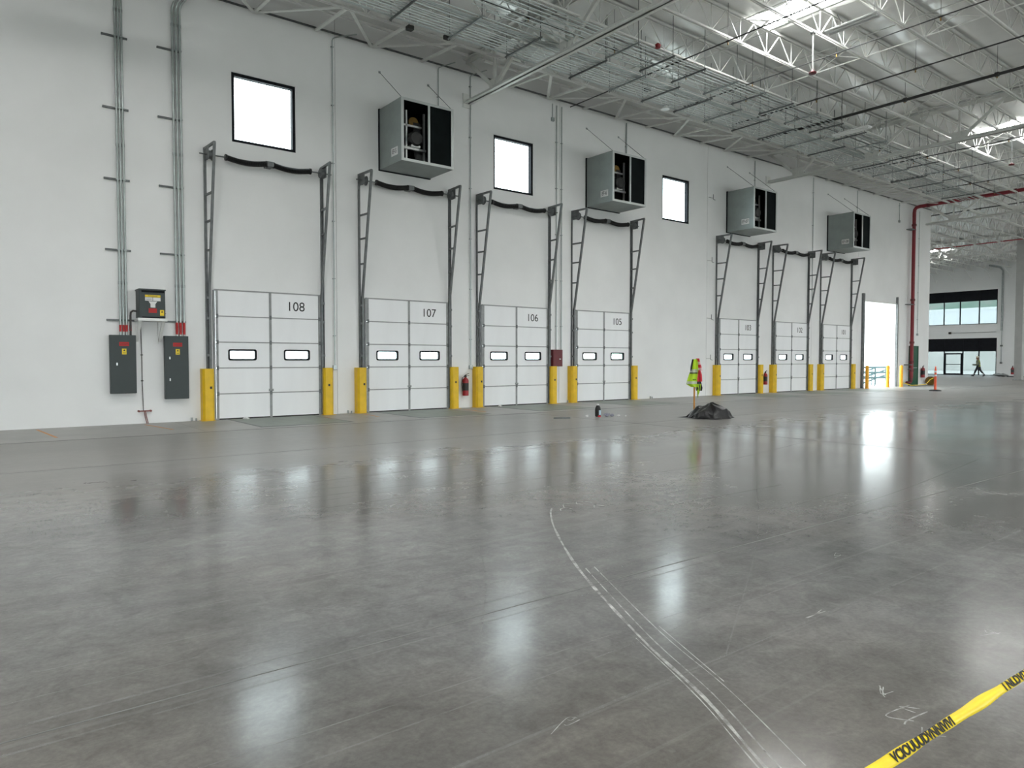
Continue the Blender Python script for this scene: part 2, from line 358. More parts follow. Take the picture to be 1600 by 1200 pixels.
# long faint wheel lines
rl_ = random.Random(3)
for k in range(26):
    y = -8.6-k*.30+rl_.uniform(-.12, .12); xa = rl_.uniform(-3, 1.5); xb = xa+rl_.uniform(4, 11); dy = rl_.uniform(-.35, .35)
    strip([(xa, y), ((xa+xb)/2, y+dy*.4+rl_.uniform(-.06, .06)), (xb, y+dy)], rl_.choice([.008, .012, .02]), 'wheel_line', 'faint')
for a, b in (((3.0, -16.2), (7.5, -13.4)), ((5.0, -14.9), (12, -14.2)), ((6, -12.4), (14, -11.0)), ((2.2, -15.2), (3.4, -13.4))): strip([a, ((a[0]+b[0])/2, (a[1]+b[1])/2-.1), b], .012, 'wheel_line', 'faint')

# dock wall: tilt-up panels with their openings
wd = tag(empty('wall_dock', (10, 0, 0)), 'tall white painted concrete wall with dock doors and high windows', 'wall', kind='structure')
holes = [(x, x+DW, 0, DH) for n, x in DOORS]+[(x, x+WW, WZ0, WZ1) for x in WINX]+[OPEN]
cuts = [XL, -16.12, -8.06, 0, 8.06, 16.12, 24.18, 32.24, 36.7, 45.2]
for a, b in zip(cuts[:-1], cuts[1:]):
    hs = [h for h in holes if h[0] >= a and h[1] <= b]
    MB().slab(a+.006, b-.006, 0, 11.1, 0, .25, hs).build('wall_panel', 'wall', wd, True)
MB().box(XL, 45.2, .10, .24, 0.01, 11.0).v and None
for c in cuts[1:-1]: MB().box(c-.006, c+.006, .02, .24, 0, 11.1).build('panel_joint', 'joint', wd, True)
tag(MB().box(XL, 45.1, -.06, 0, 10.255, 10.285).build('trim_1', 'strut'), 'dark steel ledger angle along top of the dock wall', 'trim', kind='structure')
tag(MB().slab(YB, YF, 0, 11.1, XL-.25, XL, [], lambda a, t, b: (t, a, b)).build('wall_left', 'wall_far'), 'white wall closing the hall on the left side', 'wall', kind='structure')
tag(MB().slab(XL, XE, 0, 11.1, YB-.25, YB, [(x, x+7, z0, z1) for x in range(-24, 70, 8) for z0, z1 in ((.1, 3.6),)]).build('wall_back', 'wall_far'), 'white wall behind the viewer with storefront openings added for daylight', 'wall', kind='structure')  # storefront openings are added to bring daylight into the hall
tag(MB().slab(.25, YF, 0, 11.1, 44.95, 45.2, [], lambda a, t, b: (t, a, b)).build('wall_return', 'outwall'), 'white return wall at the end of the dock wall', 'wall', kind='structure')
tag(MB().slab(45.2, XE, 0, 11.1, YF, YF+.25, []).build('wall_side', 'wall_far'), 'white side wall of the far extension', 'wall', kind='structure')
EW = [(6.85, 14.6, 4.88, 8.12), (6.85, 14.6, 0, 3.55)]
tag(MB().slab(YB, YF, 0, 11.1, XE, XE+.25, EW, lambda a, t, b: (t, a, b)).build('wall_end', 'wall_far'), 'far white end wall with two storefront glazing bands', 'wall', kind='structure')
# roof with skylight wells
SKY = [(x, y) for y in (-8.0, -16.0, -24.0, -32.0) for x in (-15.2, 1.4, 17.65, 33.0, 49.6, 65.8)]+[(49.6, 8.0), (65.8, 8.0), (49.6, 16.0), (65.8, 16.0)]  # most of these are unseen, added to light the hall
SW, SL = 1.25, 2.5
rh = [(x-SW/2, x+SW/2, y-SL/2, y+SL/2) for x, y in SKY]+[(XL, 45.2, .25, YF)]
tag(MB().slab(XL, XE, YB, YF, DECK, DECK+.05, rh, lambda a, t, b: (a, b, t)).build('ceiling', 'roof'),
    'white glossy insulated roof deck above the joists', 'ceiling', kind='structure')
M['blanket'] = mat('glossy_insulation_facing', (.88, .89, .87), .26, .30, var=.05, scale=.8)
ceil_o = bpy.data.objects['ceiling']
def blanket(xa, xb, ya, yb, seed):
    rnd = random.Random(seed); nx_ = max(4, int((xb-xa)/.22)); ny_ = 8; vs = []
    w = [[rnd.uniform(-1, 1) for _ in range(3)] for _ in range(nx_+1)]
    for i in range(nx_+1):
        for k in range(ny_+1):
            u = k/ny_; e = math.sin(math.pi*u)
            z = DECK-.012-.085*e**.8-e*(.014*w[i][0]+.010*w[i][1]*math.sin(2*math.pi*u)+.012*math.sin((xa+i*.22)*1.9+seed))
            vs.append((xa+(xb-xa)*i/nx_, ya+(yb-ya)*u, z))
    mb = MB(); n1 = ny_+1
    mb.add(vs, [(i*n1+k, i*n1+k+1, (i+1)*n1+k+1, (i+1)*n1+k) for i in range(nx_) for k in range(ny_)])
    return mb.build('insulation_blanket', 'blanket', ceil_o, smooth=True)
sd = 0
for bx0, bx1, ya, nb in ((-3.75, 12.35, -.10, 6), (12.35, 28.45, -.10, 11), (28.45, 44.55, -.10, 10), (44.6, 60.65, 10.5, 13), (60.65, 76.75, 14.0, 11)):
    for k in range(nb):
        y1 = (ya if k == 0 and ya < 0 else (-2.02-1.56*(k-1) if ya < 0 else ya-1.56*k)); y0 = -2.02-1.56*k if ya < 0 else ya-1.56*(k+1)
        segs = [(bx0+.02, bx1-.02)]
        for sx, sy in SKY:
            if sy-SL/2 < y1 and sy+SL/2 > y0:
                segs = [q for a, b in segs for q in (((a, min(b, sx-SW/2-.03)), (max(a, sx+SW/2+.03), b)) if a < sx < b else ((a, b),)) if q[1]-q[0] > .3]
        for a, b in segs: sd += 1; blanket(a, b, y1-.02, y0+.02, sd)
for i, (x, y) in enumerate(SKY):
    s = empty('skylight', (x, y, DECK), None, 'skylight', 'skylights in the roof')
    s['label'] = {2: 'bright skylight above the nearest red-tipped pendant', 3: 'bright skylight beyond the second girder, above the farther red-tipped pendant'}.get(i, 'bright roof skylight added for light outside the view, %s row from the wall, %s from the left' % (ORD[i//6], ORD[i % 6]))
    MB().slab(-SW/2, SW/2, -SL/2, SL/2, .05, .11, [(-SW/2+.04, SW/2-.04, -SL/2+.04, SL/2-.04)], lambda a, t, b: (a, b, t)).build('curb', 'curb', s)
    MB().box(-SW/2, SW/2, -SL/2, SL/2, .11, .13).build('diffuser', 'lens', s)

# windows in the dock wall
wlab = ['black framed square window above the leftmost door', 'black framed square window above the third door', 'black framed square window right of the second fan cabinet']
for i, x in enumerate(WINX):
    w = tag(empty('window_%d' % (i+1), (x, 0, WZ0)), wlab[i], 'window', kind='structure')
    t, y0, y1 = .075, .03, .17; h = WZ1-WZ0
    for nm, bx in (('frame_jamb', (0, t, y0, y1, 0, h)), ('frame_jamb', (WW-t, WW, y0, y1, 0, h)), ('frame_head', (t, WW-t, y0, y1, h-t, h)), ('frame_sill', (t, WW-t, y0, y1, 0, t))):
        MB().box(*bx).build(nm, 'black', w)
    MB().box(t, WW-t, .11, .118, t, h-t).build('pane', 'glass', w)

# ================================================================== DOCK DOORS
SEC = DH/5
def make_door():
    d = empty('door_1', (0, 0, 0))
    for k in range(5):
        z0, z1 = k*SEC+.006, (k+1)*SEC-.006
        hs = [(.32, .96, 1.50, 1.72), (1.72, 2.36, 1.50, 1.72)] if k == 2 else []
        p = MB().slab(.01, DW-.01, z0+(.03 if k == 0 else 0), z1, -.05, 0, hs).build('door_panel', 'door', d)
        for h in hs:
            r = MB().ring(rrect(h[0]-.03, h[1]+.03, h[2]-.03, h[3]+.03, .05), rrect(h[0]+.012, h[1]-.012, h[2]+.012, h[3]-.012, .035), -.062, .004).build('lite_frame', 'black', p)
            MB().box(h[0], h[1], -.03, -.024, h[2], h[3]).build('pane', 'glass', p)
        for x in (.0, DW/2-.03, DW-.06):
            MB().box(x, x+.06, -.062, -.05, z0, z1).build('stile', 'stile', p)
        if k: 
            MB().box(.06, DW-.06, -.058, -.05, z0-.016, z0+.010).build('rail', 'stile', p)
            for x in (.01, DW/2-.025, DW-.06): MB().box(x, x+.05, -.085, -.062, z0-.05, z0+.05).build('hinge', 'track', p)
    MB().box(0, DW, -.055, .01, .0, .032).build('bottom_seal', 'rubber', d)
    MB().box(-.02, DW+.02, -.065, -.005, DH-.005, DH+.025).build('top_angle', 'stile', d)
    # side jamb angles
    for x in (-.05, DW+.005): MB().box(x, x+.045, -.05, 0, 0, DH).build('jamb_seal', 'stile', d)
    MB().box(DW*.5-.06, DW*.5+.06, -.075, -.062, .68, .74).build('lift_handle', 'stile', d)
    return d
def make_track():
    t = empty('lift_track', (0, 0, 0))
    for sx, x in ((-1, -.185), (1, DW+.075)):
        a = MB(); a.box(x-.035, x+.035, -.012, 0, 1.15, 6.62); a.box(x-.035 if sx < 0 else x+.023, x-.023 if sx < 0 else x+.035, -.075, -.012, 1.15, 6.62)
        a.build('wall_angle', 'track', t)
        xi = x+.045*(-sx)
        MB().bar((xi, -.085, .02), (xi, -.085, 3.25), .055, .06, (0, 1, 0)).build('track_rail', 'track', t)
        MB().bar((xi, -.085, 3.2), (xi, -.70, 6.60), .055, .06, (0, 1, 0)).build('track_rail', 'track', t)
        for z in (5.48, 4.83, 4.14):
            y = -.085-(z-3.2)/3.4*.615
            MB().bar((x, -.01, z), (xi, y, z), .045, .045).build('rung', 'track', t)
        MB().bar((x, 0, 6.6), (xi, -.72, 6.6), .05, .055).build('top_bracket', 'track', t)
        MB().prism([(x-.006, 6.60), (x+.006, 6.60), (x+.006, 6.30), (x-.006, 6.30)], -.36, -.04).build('bearing_plate', 'track', t)
        dm = MB(); xc = x-sx*.06; dm.tube([(xc-.06, -.22, 6.42), (xc-.045, -.22, 6.42), (xc-.04, -.22, 6.42), (xc+.04, -.22, 6.42), (xc+.045, -.22, 6.42), (xc+.06, -.22, 6.42)], [.13, .13, .10, .10, .13, .13], 16)
        dm.build('cable_drum', 'strut', t, smooth=True)
        for z in (1.6, 2.5, 3.0): MB().box(min(x, xi)-.03, max(x, xi)+.03, -.11, -.01, z-.03, z+.03).build('track_clip', 'track', t)
    MB().tube([(-.36, -.22, 6.42), (DW+.27, -.22, 6.42)], .017, 8).build('shaft', 'strut', t)
    for x0, x1 in ((.26, 1.22), (1.42, 2.36)):
        core = MB(); pts = []; rr = []
        n = 44
        for k in range(n*2+1):
            u = k/(n*2); pts.append((x0+(x1-x0)*u, -.22, 6.42-.06*math.sin(math.pi*u))); rr.append(.072 if k % 2 else .060)
        core.tube(pts, rr, 10).build('torsion_spring', 'spring', t)
        for xe in (x0-.03, x1+.0): 
            MB().tube([(xe, -.22, 6.42), (xe+.04, -.22, 6.42)], .08, 12).build('spring_cone', 'spring', t, smooth=True)
    MB().box(1.24, 1.40, -.30, 0, 6.36, 6.48).build('centre_bearing', 'track', t)
    return t
def make_guard(flip=False):
    g = MB(); s = -1 if flip else 1
    # bent plate: back flange on the wall, face, slanted web
    poly = [(-.16, 0), (-.16, -.19), (-.11, -.24), (.07, -.24), (.11, -.20), (.11, 0), (.095, 0), (.095, -.19), (.06, -.225), (-.10, -.225), (-.145, -.18), (-.145, 0)]
    poly = [(s*x, y) for x, y in poly]
    if flip: poly = poly[::-1]
    g.extr(poly, 0, 1.26)
    # sloped cap
    cap = [(-.16, 0), (-.16, -.19), (-.11, -.24), (.07, -.24), (.11, -.20), (.11, 0)]; cap = [(s*x, y) for x, y in cap]
    if flip: cap = cap[::-1]
    g.extr(cap, 1.255, 1.27)
    return g
door_objs = []
d0 = make_door(); t0 = make_track(); gl0 = gr0 = None
where = {108: 'nearest dock door', 107: 'second dock door', 106: 'third dock door', 105: 'fourth dock door', 103: 'fifth dock door', 102: 'sixth dock door', 101: 'farthest dock door'}
extra = {108: 'leftmost, beside the electrical panels', 107: 'second from the left', 106: 'third from the left, beside the red box', 105: 'fourth from the left, before the blank wall', 103: 'first past the blank wall', 102: 'second past the blank wall', 101: 'farthest, beside the open doorway'}
for i, (n, x) in enumerate(DOORS):
    d = d0 if i == 0 else copy_tree(d0)
    d.name = 'door_%d' % (i+1); d.location = (x, 0, 0); WL[d] = Vector((x, 0, 0))
    tag(d, 'white sectional dock door, %s' % extra[n], 'dock door', 'dock doors', 'structure')
    door_objs.append((n, x, d))
    t = t0 if i == 0 else copy_tree(t0)
    t.location = (x, 0, 0)
    tag(t, 'galvanised lift track frame with dark torsion springs above the %s' % where[n], 'door track', 'lift tracks above the dock doors')
    for side, gx in (('left', x-.20), ('right', x+DW+.13)):
        e = empty('track_guard', (gx, 0, 0), 'yellow steel guard at the %s foot of the %s' % (side, where[n]), 'guard post', 'yellow track guards')
        src = gl0 if side == 'left' else gr0
        if src is None:
            b = make_guard(side == 'right').build('guard_plate', 'yellow', e)
            k = MB().box(.0, .05, -.243, -.238, .78, .84).build('bolt_mark', 'ink', e)
            f = MB().box(-.20 if side == 'left' else -.12, .12 if side == 'left' else .20, -.28, 0, 0, .012).build('foot_plate', 'yellow', e)
            if side == 'left': gl0 = (b, k, f)
            else: gr0 = (b, k, f)
        else:
            for q in src:
                c = q.copy(); C.objects.link(c); c.parent = e
for n, x, d in door_objs:
    text(str(n), .245, 'ink', d, (x+2.02, -.052, 2.865), name='door_number', sx=.98)
# open drive-in doorway
od = tag(empty('door_8', (37.3, 0, 0)), 'open drive-in doorway letting in bright daylight', 'doorway', kind='structure')
MB().box(37.10, 37.28, -.10, 0, 0, 4.95).build('door_track', 'track', od, True)
MB().box(40.97, 41.06, -.10, 0, 0, 4.95).build('door_track', 'track', od, True)
MB().box(41.20, 41.28, -.05, 0, 0, 4.1).build('trim_post', 'white_steel', od, True)
MB().box(37.28, 40.97, -.02, 0, 4.55, 4.62).build('head_trim', 'white_steel', od, True)
# green exit door, in the dock wall face
gd = tag(empty('door_9', (42.7, 0, 0)), 'green painted steel exit door beside the red riser pipe', 'door', kind='structure')
MB().box(42.72, 43.66, -.05, -.005, .02, 2.2).build('leaf', 'green', gd, True)
for bx in ((42.64, 42.72, -.07, 0, 0, 2.28), (43.66, 43.74, -.07, 0, 0, 2.28), (42.72, 43.66, -.07, 0, 2.2, 2.28)): MB().box(*bx).build('frame', 'green', gd, True)
MB().box(42.80, 43.55, -.085, -.05, 1.0, 1.05).build('push_bar', 'galv', gd, True)

# storefront glazing in the end wall (frames, black spandrel, panes)
def storefront(idx, z0, z1, zb, mull, door=None, lab=''):
    w = tag(empty('window_%d' % idx, (XE, 6.85, z0)), lab, 'window', kind='structure')
    y0, y1 = 6.85, 14.6; t = .07
    edges = [y0]+mull+[y1]
    for y in edges:
        yy = min(max(y, y0+t/2), y1-t/2); MB().box(XE+.02, XE+.16, yy-t/2, yy+t/2, z0, z1).build('mullion', 'black', w, True)
    for a, b in zip(edges[:-1], edges[1:]):
        MB().box(XE+.05, XE+.10, a+t/2, b-t/2, zb, z1).build('spandrel_panel', 'black', w, True)
        MB().box(XE+.02, XE+.16, a+t/2, b-t/2, zb-.04, zb+.02).build('transom', 'black', w, True)
        MB().box(XE+.02, XE+.16, a+t/2, b-t/2, z0, z0+.06).build('sill_rail', 'black', w, True)
        if door and abs(a-door[0]) < .01:
            for bx in ((a+t/2, a+.16, 0, zb-.2), (b-.16, b-t/2, 0, zb-.2), (a+.16, b-.16, zb-.32, zb-.2), (a+.16, b-.16, 0, .16), (a+.16, b-.16, 1.0, 1.06)):
                MB().box(XE-.01, XE+.10, *bx).build('door_rail', 'black', w, True)
        MB().box(XE+.07, XE+.08, a+t/2, b-t/2, z0, zb).build('pane', 'dimming_glass', w, True)
storefront(4, 4.88, 8.12, 7.15, [8.38, 10.03, 11.46, 13.0], None, 'upper storefront window band with black top panels, far end wall')
storefront(5, 0, 3.55, 2.33, [8.34, 9.72, 11.37, 13.0], (9.72, 11.37), 'ground floor storefront with glass door, far end wall')

tag(MB().box(-60, 110, -120, YB-.25, -.30, -.02).build('bounce_yard', 'apron'), 'pale concrete yard added behind the viewer to bounce daylight', 'ground', kind='structure')  # unseen ground, added to bounce daylight in through the back openings
# outside: yard, hill, neighbouring building
tag(MB().box(-60, 44.95, .25, 60, -.30, -.02).build('yard', 'apron'), 'pale concrete yard outside the dock wall', 'ground', kind='structure')
tag(MB().box(XE+.25, 150, -40, 70, -.30, -.02).build('forecourt', 'apron'), 'pale concrete forecourt beyond the storefront', 'ground', kind='structure')
nb = tag(empty('neighbour_building', (112, 20, 0)), 'long white building seen through the far storefront windows', 'building')
MB().box(112, 130, -10, 60, -.02, 8.6).build('wall', 'outwall', nb, True)
MB().box(111.9, 112.0, -10, 60, 8.4, 8.75).build('parapet', 'wall_far', nb, True)
MB().box(111.85, 112, -10, 60, 0, 3.0).build('plinth', 'apron', nb, True)
for k in range(9): MB().box(111.9, 112, -6+7*k, -4+7*k, .0, 2.6).build('loading_door', 'stile', nb, True)
hm = MB(); nx, ny = 26, 40; vs = []
for i in range(nx):
    for j in range(ny):
        x = 150+i*6; y = -80+j*6
        z = (i/(nx-1))*46*(.8+.25*math.sin(j*.35)+.1*math.sin(j*1.1+i))+random.uniform(-1.2, 1.2)-1
        vs.append((x, y, z))
hm.add(vs, [(i*ny+j, (i+1)*ny+j, (i+1)*ny+j+1, i*ny+j+1) for i in range(nx-1) for j in range(ny-1)])
tag(hm.build('hillside', 'hill', smooth=True), 'green and brown scrubby hillside beyond the far windows', 'hill', kind='structure')
# tree clumps on the hillside ridge line seen in the window
# teal railings outside the open doorway
for yy, lab in ((1.1, 'nearer teal pipe railing outside the open doorway'), (2.0, 'farther teal pipe railing outside the open doorway')):
    rl = empty('railing', (40, yy, 0), lab, 'railing', 'teal railings outside')
    for x in (39.6, 41.0, 42.5, 44.2): MB().tube([(x, yy, -.02), (x, yy, 1.05)], .025, 8).build('post', 'cyan', rl, True)
    for z, dz in ((1.05, 0), (.75, 0), (.45, 0)): MB().tube([(39.6, yy, z), (44.2, yy, z+dz)], .04, 8).build('rail', 'cyan', rl, True)
    for z in (.2, .5): MB().tube([(39.8, yy+.4, z-.15), (43.8, yy+.4, z+.5)], .04, 8).build('sloping_rail', 'cyan', rl, True)
    for x in (39.8, 43.8): MB().tube([(x, yy+.4, -.02), (x, yy+.4, 1.0)], .025, 8).build('post', 'cyan', rl, True)
# amber bollards
for (x, y, lab) in ((36.95, -.42, 'amber bollard in front of the left jamb of the open doorway'), (39.35, -.36, 'amber bollard standing in the middle of the open doorway'), (40.35, -.62, 'amber bollard right of the open doorway')):
    b = empty('bollard', (x, y, 0 if y < 0 else -.02), lab, 'bollard', 'amber bollards at the open doorway')
    MB().lathe([(.085, 0), (.085, 1.10), (.08, 1.14), (.06, 1.17), (.03, 1.185), (.005, 1.19)], n=16).build('post', 'orange_y', b, smooth=True)
    MB().lathe([(.12, 0), (.12, .015), (.09, .02)], n=16).build('collar', 'orange_y', b, smooth=True)

# ================================================================== ROOF STEEL
ZB, ZT = 10.0, 10.66
GX = [-3.75, 12.35, 28.45, 44.55, 60.65]
JY = [-2.02-1.56*k for k in range(10)]
def make_joist(L):
    j = empty('roof_joist', (0, 0, 0))
    tcx = MB(); 
    for s in (-1, 1): tcx.box(.0, L, s*.032-.018, s*.032+.018, ZT+.015, ZT+.06)
    tcx.box(0, L, -.057, .057, ZT+.06, ZT+.07); tcx.build('top_chord', 'white_steel', j)
    bc = MB()
    for s in (-1, 1): bc.box(.12, L-.12, s*.032-.016, s*.032+.016, ZB-.024, ZB+.024)
    bc.build('bottom_chord', 'white_steel', j)
    w = MB(); n = 13; st = L/n
    for k in range(n):
        xb = st*(k+.5)
        for xt in (xb-st/2, xb+st/2):
            w.bar((xb, 0, ZB), (min(max(xt, .05), L-.05), 0, ZT+.03), .024, .024)
        w.bar((xb, 0, ZB), (xb, 0, ZT+.03), .020, .020)
    w.build('web', 'white_steel', j)
    return j
jn = make_joist(16.1)
bays = [('left of the first girder', GX[0], JY[:6]), ('between the first and second girders', GX[1], JY[:10]), ('between the second and third girders', GX[2], JY[:9])]
first = True
for nm, x0, ys in bays:
    for k, y in enumerate(ys):
        j = jn if first else copy_tree(jn); first = False
        j.location = (x0, y, 0); WL[j] = Vector((x0, y, 0))
        tag(j, '%s white roof joist out from the wall, %s' % (ORD[k], nm), 'joist', 'open-web roof joists')
far = [('beyond the end of the dock wall', GX[3], [-8.26+1.56*k for k in range(14)]), ('in the last bay before the far end wall', GX[4], [-2.02+1.56*k for k in range(13)])]
for nm, x0, ys in far:
    for k, y in enumerate(ys):
        j = copy_tree(jn); j.location = (x0, y, 0); WL[j] = Vector((x0, y, 0))
        tag(j, '%s distant roof joist from the right, %s' % (ORD[k], nm), 'joist', 'open-web roof joists')
def make_girder(x, y0, y1, lab):
    g = empty('roof_girder', (x, (y0+y1)/2, 9.3), lab, 'girder', 'joist girders across the hall')
    zb, zt = 9.38, 10.58
    for nm, z in (('bottom_chord', zb), ('top_chord', zt)):
        c = MB()
        for s in (-1, 1):
            c.box(x+s*.025, x+s*.135, y0, y1, z-.06 if nm[0] == 'b' else z+.045, z-.045 if nm[0] == 'b' else z+.06)
            c.box(x+s*.025, x+s*.04, y0, y1, z-.06, z+.06)
        c.build(nm, 'white_steel', g, True)
    y = -1.45
    nodes = []
    while y > y0+1: nodes.append(y); y -= 3.12
    y = -1.45+3.12
    while y < y1-1: nodes.append(y); y += 3.12
    for yn in nodes:
        MB().box(x-.012, x+.012, yn-.26, yn+.26, zb-.05, zb+.30).build('gusset', 'white_steel', g, True)
        MB().box(x-.012, x+.012, yn-1.56-.2, yn-1.56+.2, zt-.28, zt+.05).build('gusset', 'white_steel', g, True)
        for dy, w in ((-1.56, .10), (0, .07), (1.4 if yn+1.5 > y1 else 1.56, .10)):
            MB().bar((x, yn+dy*.06, zb+.08), (x, min(yn+dy*.94, y1-.02), zt-.05), w, .07, (1, 0, 0)).build('web_member', 'white_steel', g, True)
            if dy: MB().bar((x+.05, yn+dy*.07, zb+.08), (x+.05, min(yn+dy*.95, y1-.02), zt-.05), w*.5, .04, (1, 0, 0)).build('web_member', 'white_steel', g, True)
    return g
make_girder(GX[0], -24, 0, 'white joist girder out of sight left of the leftmost door')
make_girder(GX[1], -24, 0, 'nearest white joist girder, meeting the wall right of the first fan cabinet')
make_girder(GX[2], -24, 0, 'second white joist girder, meeting the wall between the third and fourth fan cabinets')
make_girder(GX[3], -24, 20, 'third white joist girder at the end of the dock wall')
make_girder(GX[4], -10, 20, 'farthest white joist girder carried by the grey column')
for x, lab in ((GX[1], 'first'), (GX[2], 'second')):
    single(MB().box(x-.16, x+.16, -.03, 0, 9.2, 9.62), 'wall_bearing_plate', 'white_steel', 'white steel bearing plate on the wall under the %s girder' % lab, 'bracket', 'girder bearing plates')
# eave bracing between the wall and the first joist
for bi, (x0, lab) in enumerate(((GX[0], 'white flat-bar bracing along wall top left of the first girder'), (GX[1], 'white flat-bar bracing along wall top between the first and second girders'), (GX[2], 'white flat-bar bracing along wall top beyond the second girder'))):
    e = empty('eave_bracing', (x0+8, -1, 10.1), lab, 'bracing', 'eave bracing')
    n = 10; st = 16.1/n
    for k in range(1, n):
        x = x0+st*k
        MB().bar((x, -.04, 10.20), (x, JY[0], 10.03), .08, .05).build('strut', 'white_steel', e, True)
        if k % 2 == 0:
            for s in (-1, 1): MB().bar((x, -.04, 10.19), (x+s*st*.96, JY[0], 10.02), .085, .03).build('diagonal', 'white_steel', e, True)
    MB().bar((x0+.3, -.5, 10.55), (x0+15.8, -.5, 10.55), .06, .06).build('deck_angle', 'white_steel', e, True)
# bridging rods and X braces between joists
for x, nm in ((9.2, 'left of the first girder'), (16.75, 'left half of the second bay'), (20.3, 'middle of the second bay'), (26.2, 'right part of the second bay'), (32.6, 'left part of the third bay'), (36.5, 'middle of the third bay'), (40.5, 'right part of the third bay')):
    ys = JY[:9] if x > 10 else JY[:5]
    e = empty('joist_bridging', (x, ys[0], ZB), 'thin white bridging rods across the joists, %s' % nm, 'bridging', 'joist bridging')
    MB().tube([(x, ys[0], ZB+.04), (x, ys[-1], ZB+.04)], .017, 6).build('bottom_rod', 'white_steel', e, True)
    MB().tube([(x, ys[0], ZT-.04), (x, ys[-1], ZT-.04)], .017, 6).build('top_rod', 'white_steel', e, True)
    for a, b in list(zip(ys[:-1], ys[1:]))[1::2]:
        MB().bar((x+.05, a, ZB+.03), (x+.05, b, ZT), .035, .02).build('cross_brace', 'white_steel', e, True)
        MB().bar((x+.1, a, ZT), (x+.1, b, ZB+.03), .035, .02).build('cross_brace', 'white_steel', e, True)

# ================================================================== CONDUIT RACKS
def rack(xs, y0, y1, z, n, xa, xb, who, r):
    for i, x in enumerate(xs):
        e = empty('trapeze_hanger', (x, (y0+y1)/2, z), '%s trapeze strut from the left carrying the conduits of the %s rack' % (ORD[i] if i < 20 else 'far', who), 'hanger', 'trapeze hangers of the %s rack' % who)
        s = MB(); s.box(x-.018, x+.018, y1, y0, z-.04, z-.03); s.box(x-.018, x-.012, y1, y0, z-.03, z); s.box(x+.012, x+.018, y1, y0, z-.03, z)
        s.build('strut', 'strut' if i % 3 else 'galv', e, True)  # some struts get brighter steel to imitate uneven light on them
        for y in (y0-.06, y1+.06): MB().tube([(x, y, z-.08), (x, y, DECK-.01)], .010, 6).build('threaded_rod', 'strut', e, True)
    for k in range(n):
        y = y0-.12-(y0-y1-.24)*(k/(n-1))**1.0+(.030 if k % 4 == 1 else -.022 if k % 4 == 3 else 0)
        if k in (4, 9): continue
        rk = r*(1.25 if k % 5 == 0 else .75 if k % 3 == 1 else 1)
        a = xa+random.uniform(-.5, .5); b = xb-random.choice([0, 0, .6, 4, 9]) if k % 3 else xb
        single(MB().tube([(a, y, z+rk), (b, y, z+rk)], rk, 8), 'ceiling_conduit', 'conduit', '%s thin steel conduit from the dock wall on the %s ceiling rack' % (ORD[k], who), 'conduit', 'conduits on the %s rack' % who, smooth=True)
rack([4.9, 6.5, 8.2, 9.85, 11.65, 13.95, 15.55, 17.0, 18.55, 20.1, 21.7, 23.3, 25, 26.7, 30.2, 32, 33.8, 35.6, 37.4, 39.2], -2.88, -4.42, 9.62, 15, 1.0, 41, 'wall-side', .017)
rack([13.8, 15.15, 16.5, 18.0, 19.4, 20.9, 22.4, 24, 25.6, 27.2, 30, 31.7, 33.4, 35.2], -4.50, -5.75, 9.60, 9, 9.5, 36.5, 'outer', .015)
# black sprinkler piping
for x0, y0, x1, y1, z, r, lab in ((5, -4.85, 43, -4.95, 9.70, .026, 'black sprinkler main running along the hall between the conduit racks'),
        (15.9, -.8, 15.9, -16, 9.78, .018, 'thin black sprinkler branch crossing the hall nearest the first girder'),
        (18.9, -3.0, 18.9, -16, 9.8, .016, 'thin black sprinkler branch crossing under the near skylight'),
        (21.8, -3.0, 21.8, -18, 9.84, .022, 'thin black sprinkler branch crossing the middle of the second bay'),
        (24.2, -2.5, 24.2, -18, 9.87, .048, 'thick black sprinkler main crossing the hall before the second girder'),
        (31.5, -2.5, 31.5, -14, 9.84, .02, 'black sprinkler branch just beyond the second girder'),
        (34.6, -2.5, 34.6, -14, 9.84, .02, 'black sprinkler branch in the middle of the third bay'),
        (38.0, -2.5, 38.0, -14, 9.84, .02, 'black sprinkler branch above the open doorway'),
        (46.0, -8, 46.0, 12, 10.1, .03, 'black pipe crossing beyond the end of the dock wall')):
    e = empty('sprinkler_pipe', ((x0+x1)/2, (y0+y1)/2, z), lab, 'pipe', 'black sprinkler pipes')
    MB().tube([(x0, y0, z), (x1, y1, z)], r, 8).build('pipe', 'pipe', e, True, smooth=True)
    L_ = max(abs(x1-x0), abs(y1-y0)); n = int(L_/3.1)
    for k in range(1, n+1):
        u = k/(n+1); x = x0+(x1-x0)*u; y = y0+(y1-y0)*u
        MB().tube([(x, y, z-.10), (x, y, z-r)], [.022, .012], 6).build('sprinkler_head', 'brass', e, True)
        if abs(x1-x0) > abs(y1-y0): c = MB().tube([(x-.05, y, z), (x+.05, y, z)], r*1.5, 8)
        else: c = MB().tube([(x, y-.05, z), (x, y+.05, z)], r*1.5, 8)
        c.build('coupling', 'pipe', e, True)
        MB().tube([(x, y, z), (x, y, DECK)], .006, 5).build('hanger_rod', 'pipe', e, True)
single(MB().tube([(60, 10, 10.08), (60, -4, 10.12)], .04, 8), 'sprinkler_pipe', 'red', 'thin red pipe crossing below the farthest girder', 'pipe', 'red fire pipes', smooth=True)
